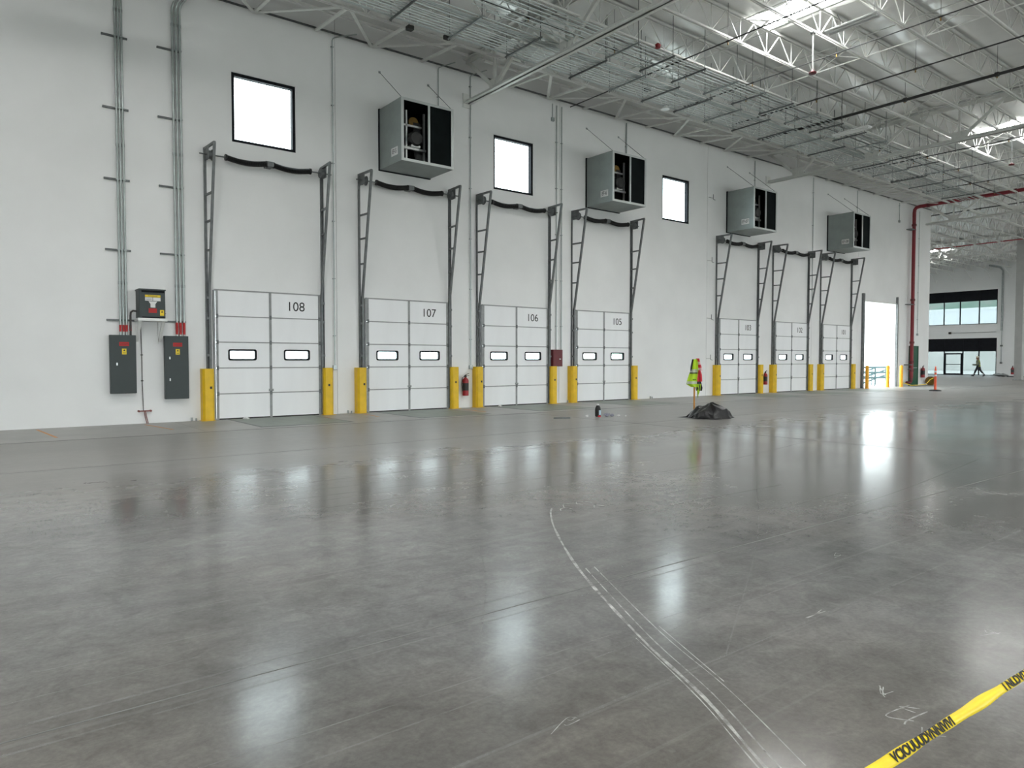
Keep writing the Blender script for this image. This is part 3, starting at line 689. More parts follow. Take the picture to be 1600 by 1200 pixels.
# red tipped pendants
for x, y, lab in ((17.6, -8.26, 'white rod pendant with red tip hanging below the near skylight'), (31.8, -8.26, 'farther white rod pendant with red tip beyond the second girder')):
    e = empty('pendant_detector', (x, y, 8.9), lab, 'detector', 'red tipped pendants')
    MB().tube([(x, y, 9.0), (x, y, ZB)], .02, 8).build('rod', 'lamp_white', e, True, smooth=True)
    MB().lathe([(.03, 0), (.085, .01), (.10, .035), (.095, .055), (.04, .08), (.02, .12)], (x, y, 8.90), 16).build('red_head', 'dred', e, True, smooth=True)
    MB().box(x-.06, x+.06, y-.05, y+.05, ZB-.06, ZB-.03).build('clamp', 'strut', e, True)
single(MB().lathe([(.02, 0), (.07, .02), (.09, .09), (.05, .13), (.02, .15)], (15.1, -5.2, 9.95), 12), 'alarm_beacon', 'red', 'small red alarm beacon between the conduit racks', 'beacon', smooth=True)
# linear high bay lights
for (x, y, z, L_, lab) in ((17.5, -9.35, 9.75, 1.3, 'white linear high-bay light hung near the near skylight'), (24.55, -5.75, 9.40, 1.3, 'white linear high-bay light hung before the second girder'),
        (10.9, -3.95, 9.95, 1.3, 'white linear high-bay light left of the nearest girder')):
    e = empty('high_bay_light', (x, y, z), lab, 'light fixture', 'linear high-bay lights')
    MB().box(x-.14, x+.14, y-L_/2, y+L_/2, z, z+.05).build('housing', 'lamp_white', e, True, bevel=.01)
    for s in (-1, 1):
        MB().tube([(x+s*.07, y-L_/2+.03, z-.02), (x+s*.07, y+L_/2-.03, z-.02)], .025, 8).build('lens_tube', 'lamp_white', e, True, smooth=True)
        MB().tube([(x, y+s*L_*.4, z+.05), (x, y+s*L_*.4, z+.4)], .006, 6).build('hanger_wire', 'strut', e, True)
    MB().tube([(x, y+L_*.2, z+.05), (x+.05, y+L_*.25, z+.2), (x-.02, y+L_*.3, z+.38)], .010, 6).build('cable', 'rubber', e, True)
single(MB().lathe([(.14, 0), (.13, .03), (.05, .10), (.012, .12), (.012, 1.29)], (17.95, -3.05, 9.51), 16), 'round_light', 'lamp_white', 'small round white light under the wall-side conduit rack', 'light fixture', smooth=True)
for k, (x, y) in enumerate(((8.9, -2.6), (9.9, -2.75), (16.6, -3.5))):
    e = empty('junction_box', (x, y, 9.66), ['dark junction box left of the first girder, leftmost of two', 'dark junction box left of the first girder, nearer the girder', 'dark junction box under the rack right of the first girder'][k], 'junction box', 'ceiling junction boxes')
    MB().box(x-.08, x+.08, y-.08, y+.08, 9.66, 9.76).build('box_body', 'pipe', e, True, bevel=.008); MB().tube([(x, y, 9.76), (x, y, DECK)], .012, 6).build('drop_conduit', 'conduit', e, True)

# ================================================================== WALL SERVICES
def bundle(xs, top, zlow, struts, sx0, sx1, who, r=.024, bend=False):
    for k, x in enumerate(xs):
        pts = [(x, -.075, zlow), (x, -.075, 9.6)]
        if bend: pts += [(x, -.078, 9.72), (x+.03, -.12, 9.83), (x+.13, -.26, 9.97), (x+.5, -.75, 10.45)]
        else: pts += [(x, -.075, top)]
        e = empty('wall_conduit', (x, -.075, zlow), '%s conduit of the %s bundle rising from the %s grey panel' % (['left', 'middle', 'right'][k], who, who), 'conduit', '%s wall conduit bundle' % who)
        MB().tube(pts, r, 10).build('pipe', 'conduit', e, True, smooth=True)
        MB().tube([(x, -.075, 2.13 if who == 'left' else 2.09), (x, -.075, 2.28 if who == 'left' else 2.37)], r*1.08, 10).build('red_tape_band', 'redtape', e, True)
        for z in struts: MB().box(x-.035, x+.035, -.105, -.045, z-.012, z+.012).build('strap', 'galv', e, True)
        for z in (3.2, 6.3, 9.3): MB().tube([(x, -.075, z), (x, -.075, z+.07)], r*1.25, 10).build('coupling', 'galv', e, True)
    for i, z in enumerate(struts):
        s = MB(); s.box(sx0, sx1, -.045, 0, z-.02, z+.02)
        for q in range(6): s.box(sx0+.03+q*.08, sx0+.07+q*.08, -.048, -.045, z-.008, z+.008)
        single(s, 'wall_strut', 'strut', '%s dark strut from the top behind the %s conduit bundle' % (ORD[i], who), 'strut', '%s bundle struts' % who)
bundle([2.80, 2.862, 2.925], 10.7, 2.04, [8.76, 7.16, 5.57, 3.98], 2.53, 3.05, 'left')
bundle([3.99, 4.07, 4.15], 10.4, 2.04, [8.76, 7.16, 5.56, 3.98], 3.66, 4.18, 'right', .028, True)
single(MB().box(2.53, 4.20, -.045, 0, 2.37, 2.41), 'wall_strut', 'strut', 'long dark strut behind the white shelf, lowest on the wall', 'strut')
def epanel(x0, x1, z0, z1, who, latches):
    d = .18; e = empty('electrical_panel', ((x0+x1)/2, 0, z0), '%s dark grey electrical panel with red and yellow stickers' % who, 'electrical panel', 'grey electrical panels')
    MB().box(x0, x1, -d+.012, -.022, z0, z1).build('enclosure', 'panelgrey', e, True, bevel=.006)
    dr = MB().box(x0-.004, x1+.004, -d-.006, -d+.010, z0+.004, z1-.004).build('door', 'panelgrey', e, True, bevel=.004)
    cx = (x0+x1)/2+.02
    MB().box(cx-.10, cx+.10, -d-.008, -d-.006, 1.80, 1.89).build('red_sticker', 'redtape', dr, True)
    text('DANGER', .035, 'dred', dr, (cx, -d-.009, 1.845), name='sticker_print', sx=.9)
    MB().box(cx-.045, cx+.045, -d-.008, -d-.006, 1.61, 1.74).build('yellow_sticker', 'yellabel', dr, True)
    tr = MB().prism([(cx-.025, 1.685), (cx+.025, 1.685), (cx, 1.728)], -d-.0095, -d-.008); tr.build('hazard_mark', 'ink', dr, True)
    MB().box(cx-.03, cx+.03, -d-.0095, -d-.008, 1.635, 1.65).build('sticker_print', 'ink', dr, True)
    for (lx, lz) in latches: MB().box(lx-.012, lx+.012, -d-.02, -d-.006, lz-.03, lz+.03).build('latch', 'bright', dr, True)
epanel(2.57, 3.09, .72, 2.05, 'left, shorter', [(2.70, 1.39)])
epanel(3.70, 4.21, .56, 2.05, 'right, taller', [(3.80, 1.53), (3.80, 1.02)])
# transformer cabinet on its shelf
tx = empty('transformer_cabinet', (3.40, -.22, 2.44), 'dark grey transformer cabinet with warning stickers on white shelf', 'cabinet')
MB().box(3.13, 3.67, -.44, -.01, 2.44, 3.07).build('enclosure', 'panelgrey', tx, True, bevel=.006)
MB().prism([(3.12, 3.07), (3.68, 3.07), (3.68, 3.10), (3.12, 3.10)], -.46, 0).build('lid', 'panelgrey', tx, True)
MB().box(3.18, 3.65, -.443, -.438, 3.02, 3.065).build('vent_slot', 'black', tx, True)
MB().box(3.18, 3.65, -.443, -.438, 2.445, 2.47).build('vent_slot', 'black', tx, True)
MB().box(3.25, 3.57, -.444, -.438, 2.915, 2.965).build('yellow_sticker', 'yellabel', tx, True)
text('WARNING', .03, 'ink', tx, (3.41, -.445, 2.94), name='sticker_print')
MB().box(3.25, 3.405, -.444, -.438, 2.83, 2.908).build('white_sticker', 'paper', tx, True); MB().box(3.415, 3.57, -.444, -.438, 2.83, 2.908).build('white_sticker', 'paper', tx, True)
for k in range(3):
    MB().box(3.27, 3.39, -.4455, -.444, 2.845+k*.02, 2.850+k*.02).build('sticker_print', 'ink', tx, True)
MB().prism([(3.32, 2.82), (3.50, 2.82), (3.46, 2.76), (3.46, 2.68), (3.36, 2.68), (3.36, 2.76)], -.444, -.438).build('white_sticker', 'paper', tx, True)
MB().box(3.32, 3.49, -.444, -.438, 2.56, 2.66).build('red_sticker', 'redtape', tx, True)
MB().box(3.555, 3.64, -.444, -.438, 2.50, 2.63).build('yellow_sticker', 'yellabel', tx, True)
MB().prism([(3.575, 2.57), (3.62, 2.57), (3.597, 2.615)], -.446, -.444).build('hazard_mark', 'ink', tx, True)
MB().lathe([(.02, 0), (.02, .015), (.004, .02)], (3.69, -.3, 2.55), 8).build('ground_lug', 'brass', tx, True)
MB().tube([(3.13, -.14, 2.60), (3.05, -.14, 2.61), (3.005, -.13, 2.57), (3.0, -.12, 2.5), (3.0, -.10, 2.05)], .022, 8).build('flexible_whip', 'copper', tx, True, smooth=True)
MB().tube([(3.0, -.10, 2.15), (3.0, -.10, 2.28)], .026, 8).build('red_tape_band', 'redtape', tx, True)
sh = empty('wall_shelf', (3.40, -.25, 2.36), 'white steel wall shelf on two sloping brackets', 'shelf')
MB().box(3.09, 3.70, -.50, 0, 2.37, 2.435).build('shelf_board', 'lamp_white', sh, True, bevel=.005)
for x in (3.14, 3.62):
    MB().bar((x, -.44, 2.37), (x, -.02, 1.92), .05, .06, (1, 0, 0)).build('bracket', 'lamp_white', sh, True)
    MB().box(x-.03, x+.03, -.03, 0, 1.86, 2.37).build('bracket_leg', 'lamp_white', sh, True)
gw = empty('ground_cable', (3.24, -.02, .30), 'thin dark grounding cable running down the wall below the shelf', 'cable')
MB().tube([(3.22, -.02, 2.36), (3.235, -.02, 1.6), (3.235, -.02, .9), (3.25, -.03, .31)], .009, 6).build('cable', 'copper', gw, True)
for z in (1.6, 1.0): MB().box(3.21, 3.26, -.03, 0, z-.012, z+.012).build('clip', 'copper', gw, True)
gb = empty('ground_bar', (3.27, -.05, .0), 'small rust red grounding bar near the floor below the panels', 'ground bar')
MB().box(3.13, 3.42, -.06, -.03, .28, .31).build('bar', 'drain', gb, True)
for x in (3.15, 3.40): MB().tube([(x, 0, .295), (x, -.07, .295)], .025, 8).build('standoff', 'drain', gb, True)
for dx in (0, .03): MB().tube([(3.26+dx, -.05, .29), (3.28+dx, -.06, .15), (3.31+dx, -.07, 0.004)], .009, 6).build('lead', 'drain', gb, True)
# single conduits up the wall
def wconduit(x, z0, z1, lab, box=False, arm=None, r=.016):
    e = empty('wall_conduit', (x, -.04, z0), lab, 'conduit', 'single wall conduits')
    pts = [(x, -.04, z0), (x, -.04, z1)]
    if arm: pts += [(x+.02, -.06, z1+.06), (x+.10, -.12, z1+.10), (x+arm, -.5, z1+.14)]
    MB().tube(pts, r, 8).build('pipe', 'conduit', e, True, smooth=True)
    z = z0+.8
    while z < z1: MB().box(x-.035, x+.035, -.058, 0, z-.01, z+.01).build('strap', 'galv', e, True); z += 1.55
    if box: MB().box(x-.055, x+.055, -.08, 0, z0-.12, z0).build('outlet_box', 'galv', e, True, bevel=.006)
wconduit(7.97, 1.34, 10.05, 'thin conduit with outlet box between the first and second doors', True, .5)
wconduit(12.45, 1.32, 10.15, 'thin conduit with outlet box between the second and third doors', True, .3)
wconduit(11.30, 8.5, 10.1, 'short conduit down to the top of the first fan cabinet', False, .3)
wconduit(15.97, 1.83, 10.05, 'left of two conduits rising from the dark red box', False)
wconduit(16.20, 1.83, 10.05, 'right of two conduits rising from the dark red box', False)
wconduit(15.79, 9.62, 10.08, 'short conduit stub ending high above the dark red box', True)
wconduit(19.36, 8.5, 10.15, 'conduit down to the top of the second fan cabinet', False, r=.024)
wconduit(27.42, 8.5, 10.15, 'conduit down to the top of the third fan cabinet', False)
wconduit(32.20, 4.0, 10.15, 'thin conduit running down between the sixth and farthest doors', False)
wconduit(36.4, 8.5, 10.15, 'conduit down to the top of the fourth fan cabinet', False)
wconduit(41.1, 9.2, 10.15, 'short conduit stub high above the open doorway', True)
wconduit(43.6, 3.0, 10.0, 'thin conduit right of the red riser pipe', True)
# dark red alarm box
rb = empty('fire_alarm_box', (15.96, 0, 1.26), 'dark red alarm panel box on the wall beside the third door', 'alarm panel')
MB().box(15.74, 16.18, -.13, 0, 1.26, 1.83).build('enclosure', 'dred', rb, True, bevel=.008)
dr = MB().box(15.755, 16.165, -.145, -.13, 1.275, 1.815).build('door', 'dred', rb, True, bevel=.006)
MB().box(16.02, 16.08, -.152, -.145, 1.50, 1.525).build('lock', 'bright', dr, True)
# fire extinguishers
def extinguisher(x, y, z, lab, wall=True, s=1.0):
    e = empty('fire_extinguisher', (x, y, z), lab, 'fire extinguisher', 'red fire extinguishers')
    MB().lathe([(.07*s, 0), (.085*s, .01), (.085*s, .40*s), (.07*s, .45*s), (.03*s, .48*s), (.03*s, .50*s)], n=16).build('cylinder', 'red', e, smooth=True)
    MB().lathe([(.0865*s, .14*s), (.0865*s, .34*s)], n=16).build('label_band', 'ink', e, smooth=True)
    v = MB(); v.box(-.025*s, .025*s, -.02, .02, .50*s, .55*s); v.bar((-.02*s, 0, .55*s), (.11*s, 0, .60*s), .03, .012); v.bar((-.02*s, 0, .53*s), (.11*s, 0, .54*s), .03, .012); v.build('valve_handle', 'ink', e)
    MB().tube([(-.03*s, 0, .52*s), (-.11*s, -.01, .48*s), (-.125*s, -.01, .30*s), (-.10*s, -.01, .12*s)], .012, 8).build('hose', 'ink', e, smooth=True)
    MB().box(-.05, .05, .06, .115, .30*s, .36*s).build('wall_hook', 'galv', e)
    return e
extinguisher(12.20, -.115, .38, 'red fire extinguisher on the wall between the second and third doors', s=1.15)
extinguisher(28.28, -.115, .38, 'red fire extinguisher on the wall between the fifth and sixth doors', s=1.05)
extinguisher(44.25, -.115, .45, 'red fire extinguisher on the wall at the end past the green door', s=1.2)
extinguisher(60.33, .42, .42, 'red fire extinguisher on the far grey column', s=1.05)
# small embedded hooks
for i, (x, z) in enumerate(((24.55, 8.14), (24.5, 5.56), (24.5, 3.2), (24.47, 1.54))):
    e = MB(); e.bar((x-.30, -.012, z), (x, -.012, z), .012, .012); e.bar((x, -.012, z+.16), (x, -.012, z-.04), .014, .014); e.bar((x, -.012, z-.04), (x+.10, -.04, z-.07), .014, .014)
    single(e, 'wall_hook', 'strut', '%s small steel hook from the top on the blank wall left of the fifth door' % ORD[i], 'hook', 'wall hooks')
for i, x in enumerate((4.3, 8.35, 16.5, 20.75)):
    e = MB(); e.tube([(x, -.04, 0), (x, -.04, .09)], .025, 8); e.tube([(x+.10, -.04, 0), (x+.10, -.04, .07)], .02, 8)
    single(e, 'floor_stub', 'galv', 'small pipe stubs at the wall foot %s' % ['left of the leftmost door', 'left of the second door', 'left of the fourth door', 'right of the fourth door'][i], 'pipe stub', 'pipe stubs at the wall foot')

# ================================================================== EXHAUST FAN CABINETS
def make_fan():
    e = empty('exhaust_fan', (0, 0, 0)); W, D, H = 1.64, 1.30, 1.68
    sh_ = MB(); t = .02
    sh_.box(0, t, -D, 0, 0, H); sh_.box(W-t, W, -D, 0, 0, H); sh_.box(t, W-t, -D, 0, 0, t); sh_.box(t, W-t, -D, 0, H-t, H)
    sh_.build('cabinet_shell', 'fan', e)
    MB().box(-.02, W+.02, -.05, 0, -.02, H+.02).build('wall_flange', 'black', e)
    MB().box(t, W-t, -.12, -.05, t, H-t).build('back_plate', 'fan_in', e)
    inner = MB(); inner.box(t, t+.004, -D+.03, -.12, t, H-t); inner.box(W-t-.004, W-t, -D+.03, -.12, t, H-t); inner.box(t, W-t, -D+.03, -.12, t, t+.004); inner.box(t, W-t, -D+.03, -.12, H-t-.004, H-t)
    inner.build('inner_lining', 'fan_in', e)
    r = MB(); w = .07
    r.box(-.005, w, -D-.02, -D, 0, H); r.box(W-w, W+.005, -D-.02, -D, 0, H); r.box(w, W-w, -D-.02, -D, 0, w); r.box(w, W-w, -D-.02, -D, H-w, H)
    r.build('front_rim', 'fan_edge', e)
    MB().box(W*.52-.03, W*.52+.03, -D-.02, -D+.02, w, H-w).build('centre_mullion', 'fan_edge', e)
    # dark fine guard behind the right half
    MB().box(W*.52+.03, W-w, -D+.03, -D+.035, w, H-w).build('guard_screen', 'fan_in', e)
    # motor frame, motor, pulley, belt and blades
    for x in (.30, .86): MB().box(x, x+.05, -D+.30, -D+.35, .10, H-.20).build('motor_post', 'bright', e)
    MB().box(.06, .92, -D+.26, -D+.34, .42, .48).build('motor_rail', 'bright', e)
    MB().box(.20, .80, -D+.30, -D+.36, 1.05, 1.10).build('motor_rail', 'bright', e)
    MB().tube([(.56, -D+.14, .72), (.56, -D+.18, .72), (.56, -D+.50, .72), (.56, -D+.56, .72)], [.17, .21, .21, .15], 20).build('motor', 'motor', e, smooth=True)
    mt = MB()
    for q in range(8):
        a = q*math.pi/4; mt.box(.56+.2*math.cos(a)-.012, .56+.2*math.cos(a)+.012, -D+.2, -D+.5, .72+.2*math.sin(a)-.012, .72+.2*math.sin(a)+.012)
    mt.build('motor_fins', 'motor', e)
    MB().box(.42, .70, -D+.2, -D+.5, .48, .54).build('motor_foot', 'bright', e)
    MB().tube([(.62, -D+.42, 1.22), (.62, -D+.47, 1.22)], .15, 20).build('pulley', 'brass', e, smooth=True)
    MB().box(.60, .82, -D+.40, -D+.45, .72, 1.22).build('drive_belt', 'rubber', e)
    for q in range(6):
        a = q*math.pi/3; c, s = math.cos(a), math.sin(a)
        MB().add([(.82+c*.10-s*.05, -.50, .84+s*.10+c*.05), (.82+c*.10+s*.05, -.42, .84+s*.10-c*.05), (.82+c*.64+s*.16, -.38, .84+s*.64-c*.16), (.82+c*.64-s*.16, -.56, .84+s*.64+c*.16)], [(0, 1, 2, 3), (3, 2, 1, 0)]).build('blade', 'motor', e)
    MB().tube([(.82, -.56, .84), (.82, -.36, .84)], .11, 14).build('hub', 'motor', e, smooth=True)
    # hanger cables up to the wall
    for x in (.03, W-.03): 
        MB().tube([(x, -D+.03, H), (x+.0, -.01, H+1.05)], .008, 5).build('stay_cable', 'strut', e)
        MB().box(x-.03, x+.03, -.02, 0, H+1.02, H+1.08).build('stay_anchor', 'galv', e)
    # label plate on the left side
    MB().box(-.006, 0, -D+.20, -D+.56, .20, .42).build('label_plate', 'paper', e)
    return e
fans = []; f0 = make_fan()
for i, (x, code) in enumerate(((9.36, 'EF-5'), (17.36, 'EF-6'), (25.46, 'EF-07'), (33.56, 'EF-08'))):
    f = f0 if i == 0 else copy_tree(f0)
    f.location = (x, 0, 6.84); WL[f] = Vector((x, 0, 6.84))
    tag(f, 'grey sheet metal exhaust fan cabinet %s' % ['above the second door', 'above the fourth door', 'above the fifth door', 'above the farthest door, farthest'][i], 'exhaust fan', 'exhaust fan cabinets on the wall')
    fans.append((x, code, f))

for x, code, f in fans:
    text(code, .13, 'ink', f, (x-.008, -.92, 7.15), (R(90), 0, R(-90)), name='label_print', sx=.75)
# ================================================================== RED RISER, COLUMN, CONDUITS AT THE FAR END
rp = empty('fire_riser', (42.5, -.2, 0), 'tall red fire sprinkler riser pipe turning out under the roof', 'pipe', 'red fire pipes')
MB().tube([(42.5, -.22, .45), (42.5, -.22, 9.75), (42.5, -.24, 9.92), (42.5, -.33, 10.03), (42.5, -.5, 10.06), (42.5, -14, 10.1)], .095, 14).build('pipe', 'riser', rp, True, smooth=True)
MB().tube([(42.5, -.22, .5), (42.5, -.22, .3), (42.38, -.22, .2), (41.95, -.22, .2)], .08, 12).build('drain_elbow', 'dred', rp, True, smooth=True)
for z in (.8, 1.3, 2.4, 4.8, 9.0): MB().tube([(42.5, -.22, z), (42.5, -.22, z+.12)], .125, 14).build('coupling', 'dred', rp, True, smooth=True)
for y in (-.9, -5, -9): MB().tube([(42.5, y, 10.07), (42.5, y-.12, 10.07)], .125, 14).build('coupling', 'dred', rp, True, smooth=True)
for z in (4.6, 8.8, 1.2): MB().box(42.0, 42.6, -.30, -.02, z-.02, z+.02).build('clamp', 'strut', rp, True)
MB().tube([(42.42, -.22, .95), (42.1, -.3, .98), (41.9, -.3, .95)], .03, 8).build('valve_arm', 'strut', rp, True)
co = empty('column', (60.65, .1, 0), 'far grey concrete clad column standing in the hall extension', 'column')
MB().box(60.40, 60.90, -.12, .36, 0, 10.6).build('shaft', 'colgrey', co, True, bevel=.02); MB().box(60.35, 60.95, -.17, .41, 0, .05).build('base_plate', 'galv', co, True)
tcx = empty('wall_conduit', (XE-.1, 6.4, 1.0), 'grey pipe running down the far end wall right of the storefront', 'conduit')
MB().tube([(XE-.1, 6.45, 4.2), (XE-.1, 6.45, 9.8), (XE-.3, 6.6, 10.1), (XE-2, 6.9, 10.15)], .09, 8).build('pipe', 'galv', tcx, True, smooth=True)
MB().tube([(XE-.06, 6.45, 1.2), (XE-.06, 6.45, 4.2)], .03, 8).build('lower_pipe', 'galv', tcx, True)
for z in (1.2, 2.8): MB().box(XE-.12, XE, 6.36, 6.54, z-.08, z+.08).build('junction_box', 'strut', tcx, True)
single(MB().tube([(XE-.05, 6.9, 4.1), (XE-.05, 10.8, 4.1)], .025, 6), 'wall_conduit', 'galv', 'thin horizontal conduit between the two far storefront bands', 'conduit')
single(MB().box(XE-.15, XE, 10.75, 10.95, 4.0, 4.2), 'security_camera', 'ink', 'small dark device on the far wall between the window bands', 'camera')
for k in range(5):
    y = 5.58+k*1.56
    single(MB().tube([(XE-2.3, y+.2, ZT+.05), (XE-2.2, y+.2, 9.95), (XE-1.2, y+.1, 9.4), (XE-1.0, y, 8.95), (XE-.8, y, 9.3)], .03, 6), 'flexible_drop', 'lamp_white', '%s white flexible drop from the right by the far wall ceiling' % ORD[k], 'hose', 'white drops by the far wall')

# ================================================================== FLOOR OBJECTS
# delineator post
dl = empty('delineator_post', (36.49, -3.87, 0), 'orange delineator post with white bands on a black base', 'traffic post')
MB().lathe([(.28, 0), (.28, .03), (.20, .06), (.09, .07), (.05, .07)], n=8).build('base', 'rubber', dl)
MB().lathe([(.055, .06), (.05, .9), (.045, 1.05), (.03, 1.08), (.02, 1.10), (.03, 1.14), (.02, 1.17)], n=14).build('post', 'orange', dl, smooth=True)
for z in (.70, .88): MB().lathe([(.0535, z), (.0525, z+.08)], n=14).build('reflective_band', 'paper', dl, smooth=True)
# cable reel
cr = empty('cable_reel', (44.8, -.32, .0), 'dull yellow cable reel standing at the end of the wall', 'cable reel')
for x in (44.66, 44.90): MB().tube([(x, -.32, .25), (x+.03, -.32, .25)], .25, 20).build('flange', 'brass', cr, True, smooth=True)
MB().tube([(44.69, -.32, .25), (44.90, -.32, .25)], .15, 16).build('wound_cable', 'wood', cr, True, smooth=True)
# yellow barrier tape far
single(MB().tube([(40.43, -.62, .25), (41.5, -.7, .06), (43, -.8, .10), (44.3, -.5, .35), (44.7, -.5, .42)], .02, 6), 'barrier_tape', 'tape', 'thin yellow tape sagging from the amber bollard past the green door', 'tape')
# black plastic heap
th = MB(); cx, cy = 15.05, -7.03; ns, nr = 44, 12
ax = Vector((.79, -.61, 0)); ay = Vector((.61, .79, 0)); vs = []
for i in range(nr+1):
    rr = i/nr
    for k in range(ns):
        a = 2*math.pi*k/ns
        edge = 1+.10*math.sin(3*a+.6)+.07*math.sin(7*a)+(.22 if abs(a-math.pi) < .3 else 0)
        px = math.cos(a)*rr*.61*edge; py = math.sin(a)*rr*.52*edge
        hgt = .40*max(0, 1-max(abs(px-.10)/.62, abs(py)/.60))**.75 if rr < 1 else 0
        hgt += .10*math.exp(-((px+.28)**2+(py-.05)**2)/.02)+.03*math.sin(13*px+4*py)*max(0, 1-rr)+.02*math.sin(9*a+4*px)*rr*(1-rr)*3
        hgt = min(hgt, .40-.45*max(0, px-.10)) if px > .1 else hgt
        z = max(.012, hgt*(1 if rr < .9 else .35)) if i < nr else .006
        w = ax*px+ay*py; vs.append((cx+w.x, cy+w.y, z))
th.add(vs, [(i*ns+k, (i+1)*ns+k, (i+1)*ns+(k+1) % ns, i*ns+(k+1) % ns) for i in range(nr) for k in range(ns)])
single(th, 'plastic_sheet_heap', 'tarp', 'black plastic sheet heaped over material on the floor', 'plastic sheet')
# handle with vest hung on it
PX, PY = 15.04, -6.57
single(MB().tube([(PX, PY, .0), (PX+.01, PY, 1.45)], .022, 10), 'broom_handle', 'wood', 'upright orange wooden handle standing behind the black heap', 'handle', smooth=True)
def cloth(name, rows, m, parent, thick=.02, nseg=10, fold=.018, seed=0):
    """hanging cloth: rows of (z, left, right, out) offsets along image-right axis ax, with folds"""
    mb = MB(); rnd = random.Random(seed); vs = []; n = nseg; ph = rnd.uniform(0, 6)
    for side in (1, -1):
        for (z, l, r_, o) in rows:
            for k in range(n+1):
                u = k/n; s = l+(r_-l)*u; d = o+fold*math.sin(u*9+ph+z*3)+side*thick*(.4+.6*math.sin(math.pi*u))
                p = Vector((PX, PY, 0))+ax*s+ay*(-d); vs.append((p.x, p.y, z))
    m_ = len(rows); N = (n+1)*m_
    fs = [(i*(n+1)+k, i*(n+1)+k+1, (i+1)*(n+1)+k+1, (i+1)*(n+1)+k) for i in range(m_-1) for k in range(n)]
    fs += [tuple(N+q for q in f[::-1]) for f in fs]
    for i in range(m_-1):
        fs += [(i*(n+1), (i+1)*(n+1), N+(i+1)*(n+1), N+i*(n+1)), (i*(n+1)+n, N+i*(n+1)+n, N+(i+1)*(n+1)+n, (i+1)*(n+1)+n)]
    fs += [tuple(range(n+1))+tuple(N+k for k in range(n, -1, -1))]
    b0 = (m_-1)*(n+1); fs += [tuple(b0+k for k in range(n, -1, -1))+tuple(N+b0+k for k in range(n+1))]
    mb.add(vs, fs); return mb.build(name, m, parent, True, smooth=True)
ve = empty('safety_vest', (PX, PY, .75), 'lime safety vest with dark trim hung on the wooden handle', 'safety vest')
cloth('vest_body', [(1.50, -.06, .05, .04), (1.40, -.09, .07, .06), (1.20, -.12, .08, .07), (1.0, -.19, .05, .08), (.86, -.23, .05, .08), (.78, -.10, .05, .07)], 'lime', ve, seed=1)
cloth('reflective_band', [(1.24, -.125, .05, .105), (1.16, -.14, .05, .108)], 'silver', ve, .006, seed=1)
cloth('hem_band', [(.93, -.215, .04, .112), (.86, -.232, .04, .114)], 'silver', ve, .006, seed=1)
cloth('dark_trim', [(1.155, -.145, .05, .11), (1.13, -.15, .05, .11)], 'ink', ve, .006, seed=1)
cloth('dark_trim', [(1.50, -.075, -.045, .065), (1.30, -.12, -.085, .09), (1.2, -.13, -.10, .10)], 'ink', ve, .008, 4, seed=1)
cloth('pocket_trim', [(.985, -.10, .01, .115), (.965, -.10, .01, .115)], 'ink', ve, .005, 4, seed=1)
cloth('tail', [(.86, .02, .16, .05), (.72, .06, .15, .05), (.58, .07, .10, .05), (.50, .08, .085, .05)], 'lime', ve, .01, 6, seed=3)
cv = empty('striped_cloth', (PX, PY, .85), 'red and white striped cloth hung beside the lime vest', 'cloth')
for k in range(4): cloth('stripe', [(1.52-.08*k, .03+.006*k, .12+.022*k, .03), (1.44-.08*k, .035+.006*k, .14+.022*k, .03)], 'pinkred' if k % 2 == 0 else 'pink', cv, .025, 6, seed=5)
cloth('red_panel', [(1.22, .05, .15, .035), (1.10, .05, .19, .04), (.92, .05, .20, .04)], 'pinkred', cv, .02, 6, seed=6)
cloth('black_panel', [(.92, .04, .16, .035), (.76, .03, .20, .04), (.68, .05, .19, .035)], 'ink', cv, .018, 6, seed=7)
# litter on the floor
bt = empty('dark_bottle', (13.09, -5.0, 0), 'dark bottle with pale blue label standing among litter', 'bottle')
MB().lathe([(.06, 0), (.075, .02), (.078, .17), (.07, .23), (.045, .28), (.03, .30)], n=16).build('body', 'ink', bt, smooth=True)
M['paleblue'] = mat('pale_blue_label', (.45, .62, .72), .5, var=.05)
lb = MB(); 
for k in range(6):
    a0, a1 = R(-115+k*12), R(-115+(k+1)*12)
    lb.add([(.08*math.cos(a0), .08*math.sin(a0), .05), (.08*math.cos(a1), .08*math.sin(a1), .05), (.08*math.cos(a1), .08*math.sin(a1), .17), (.08*math.cos(a0), .08*math.sin(a0), .17)], [(0, 1, 2, 3)])
lb.build('label', 'paleblue', bt)
MB().lathe([(.032, .29), (.034, .31), (.02, .335)], n=12).build('cap', 'paper', bt, smooth=True)
def crumple(x, y, s, m, lab, seed):
    rnd = random.Random(seed); mb = MB(); n, r_ = 9, 5; vs = []
    for i in range(r_):
        t = math.pi*(.08+.84*i/(r_-1))
        for k in range(n):
            a = 2*math.pi*k/n; q = s*rnd.uniform(.6, 1.2)
            vs.append((x+q*math.sin(t)*math.cos(a)*1.3, y+q*math.sin(t)*math.sin(a), max(0, s*.55+q*.6*math.cos(t))))
    mb.add(vs, [(i*n+k, i*n+(k+1) % n, (i+1)*n+(k+1) % n, (i+1)*n+k) for i in range(r_-1) for k in range(n)]+[tuple(range(n)), tuple((r_-1)*n+k for k in range(n))])
    return single(mb, 'crumpled_wrapper', m, lab, 'litter', 'litter beside the bottle')
M['greywrap'] = mat('grey_wrapper', (.30, .30, .36), .6, var=.2, scale=20)
crumple(13.30, -5.12, .08, 'greywrap', 'grey crumpled wrapper just right of the dark bottle', 1)
crumple(13.42, -5.18, .06, 'greywrap', 'small grey crumpled wrapper, farther right of the bottle', 2)
crumple(13.02, -5.12, .035, 'pinkred', 'tiny red scrap at the foot of the dark bottle', 3)
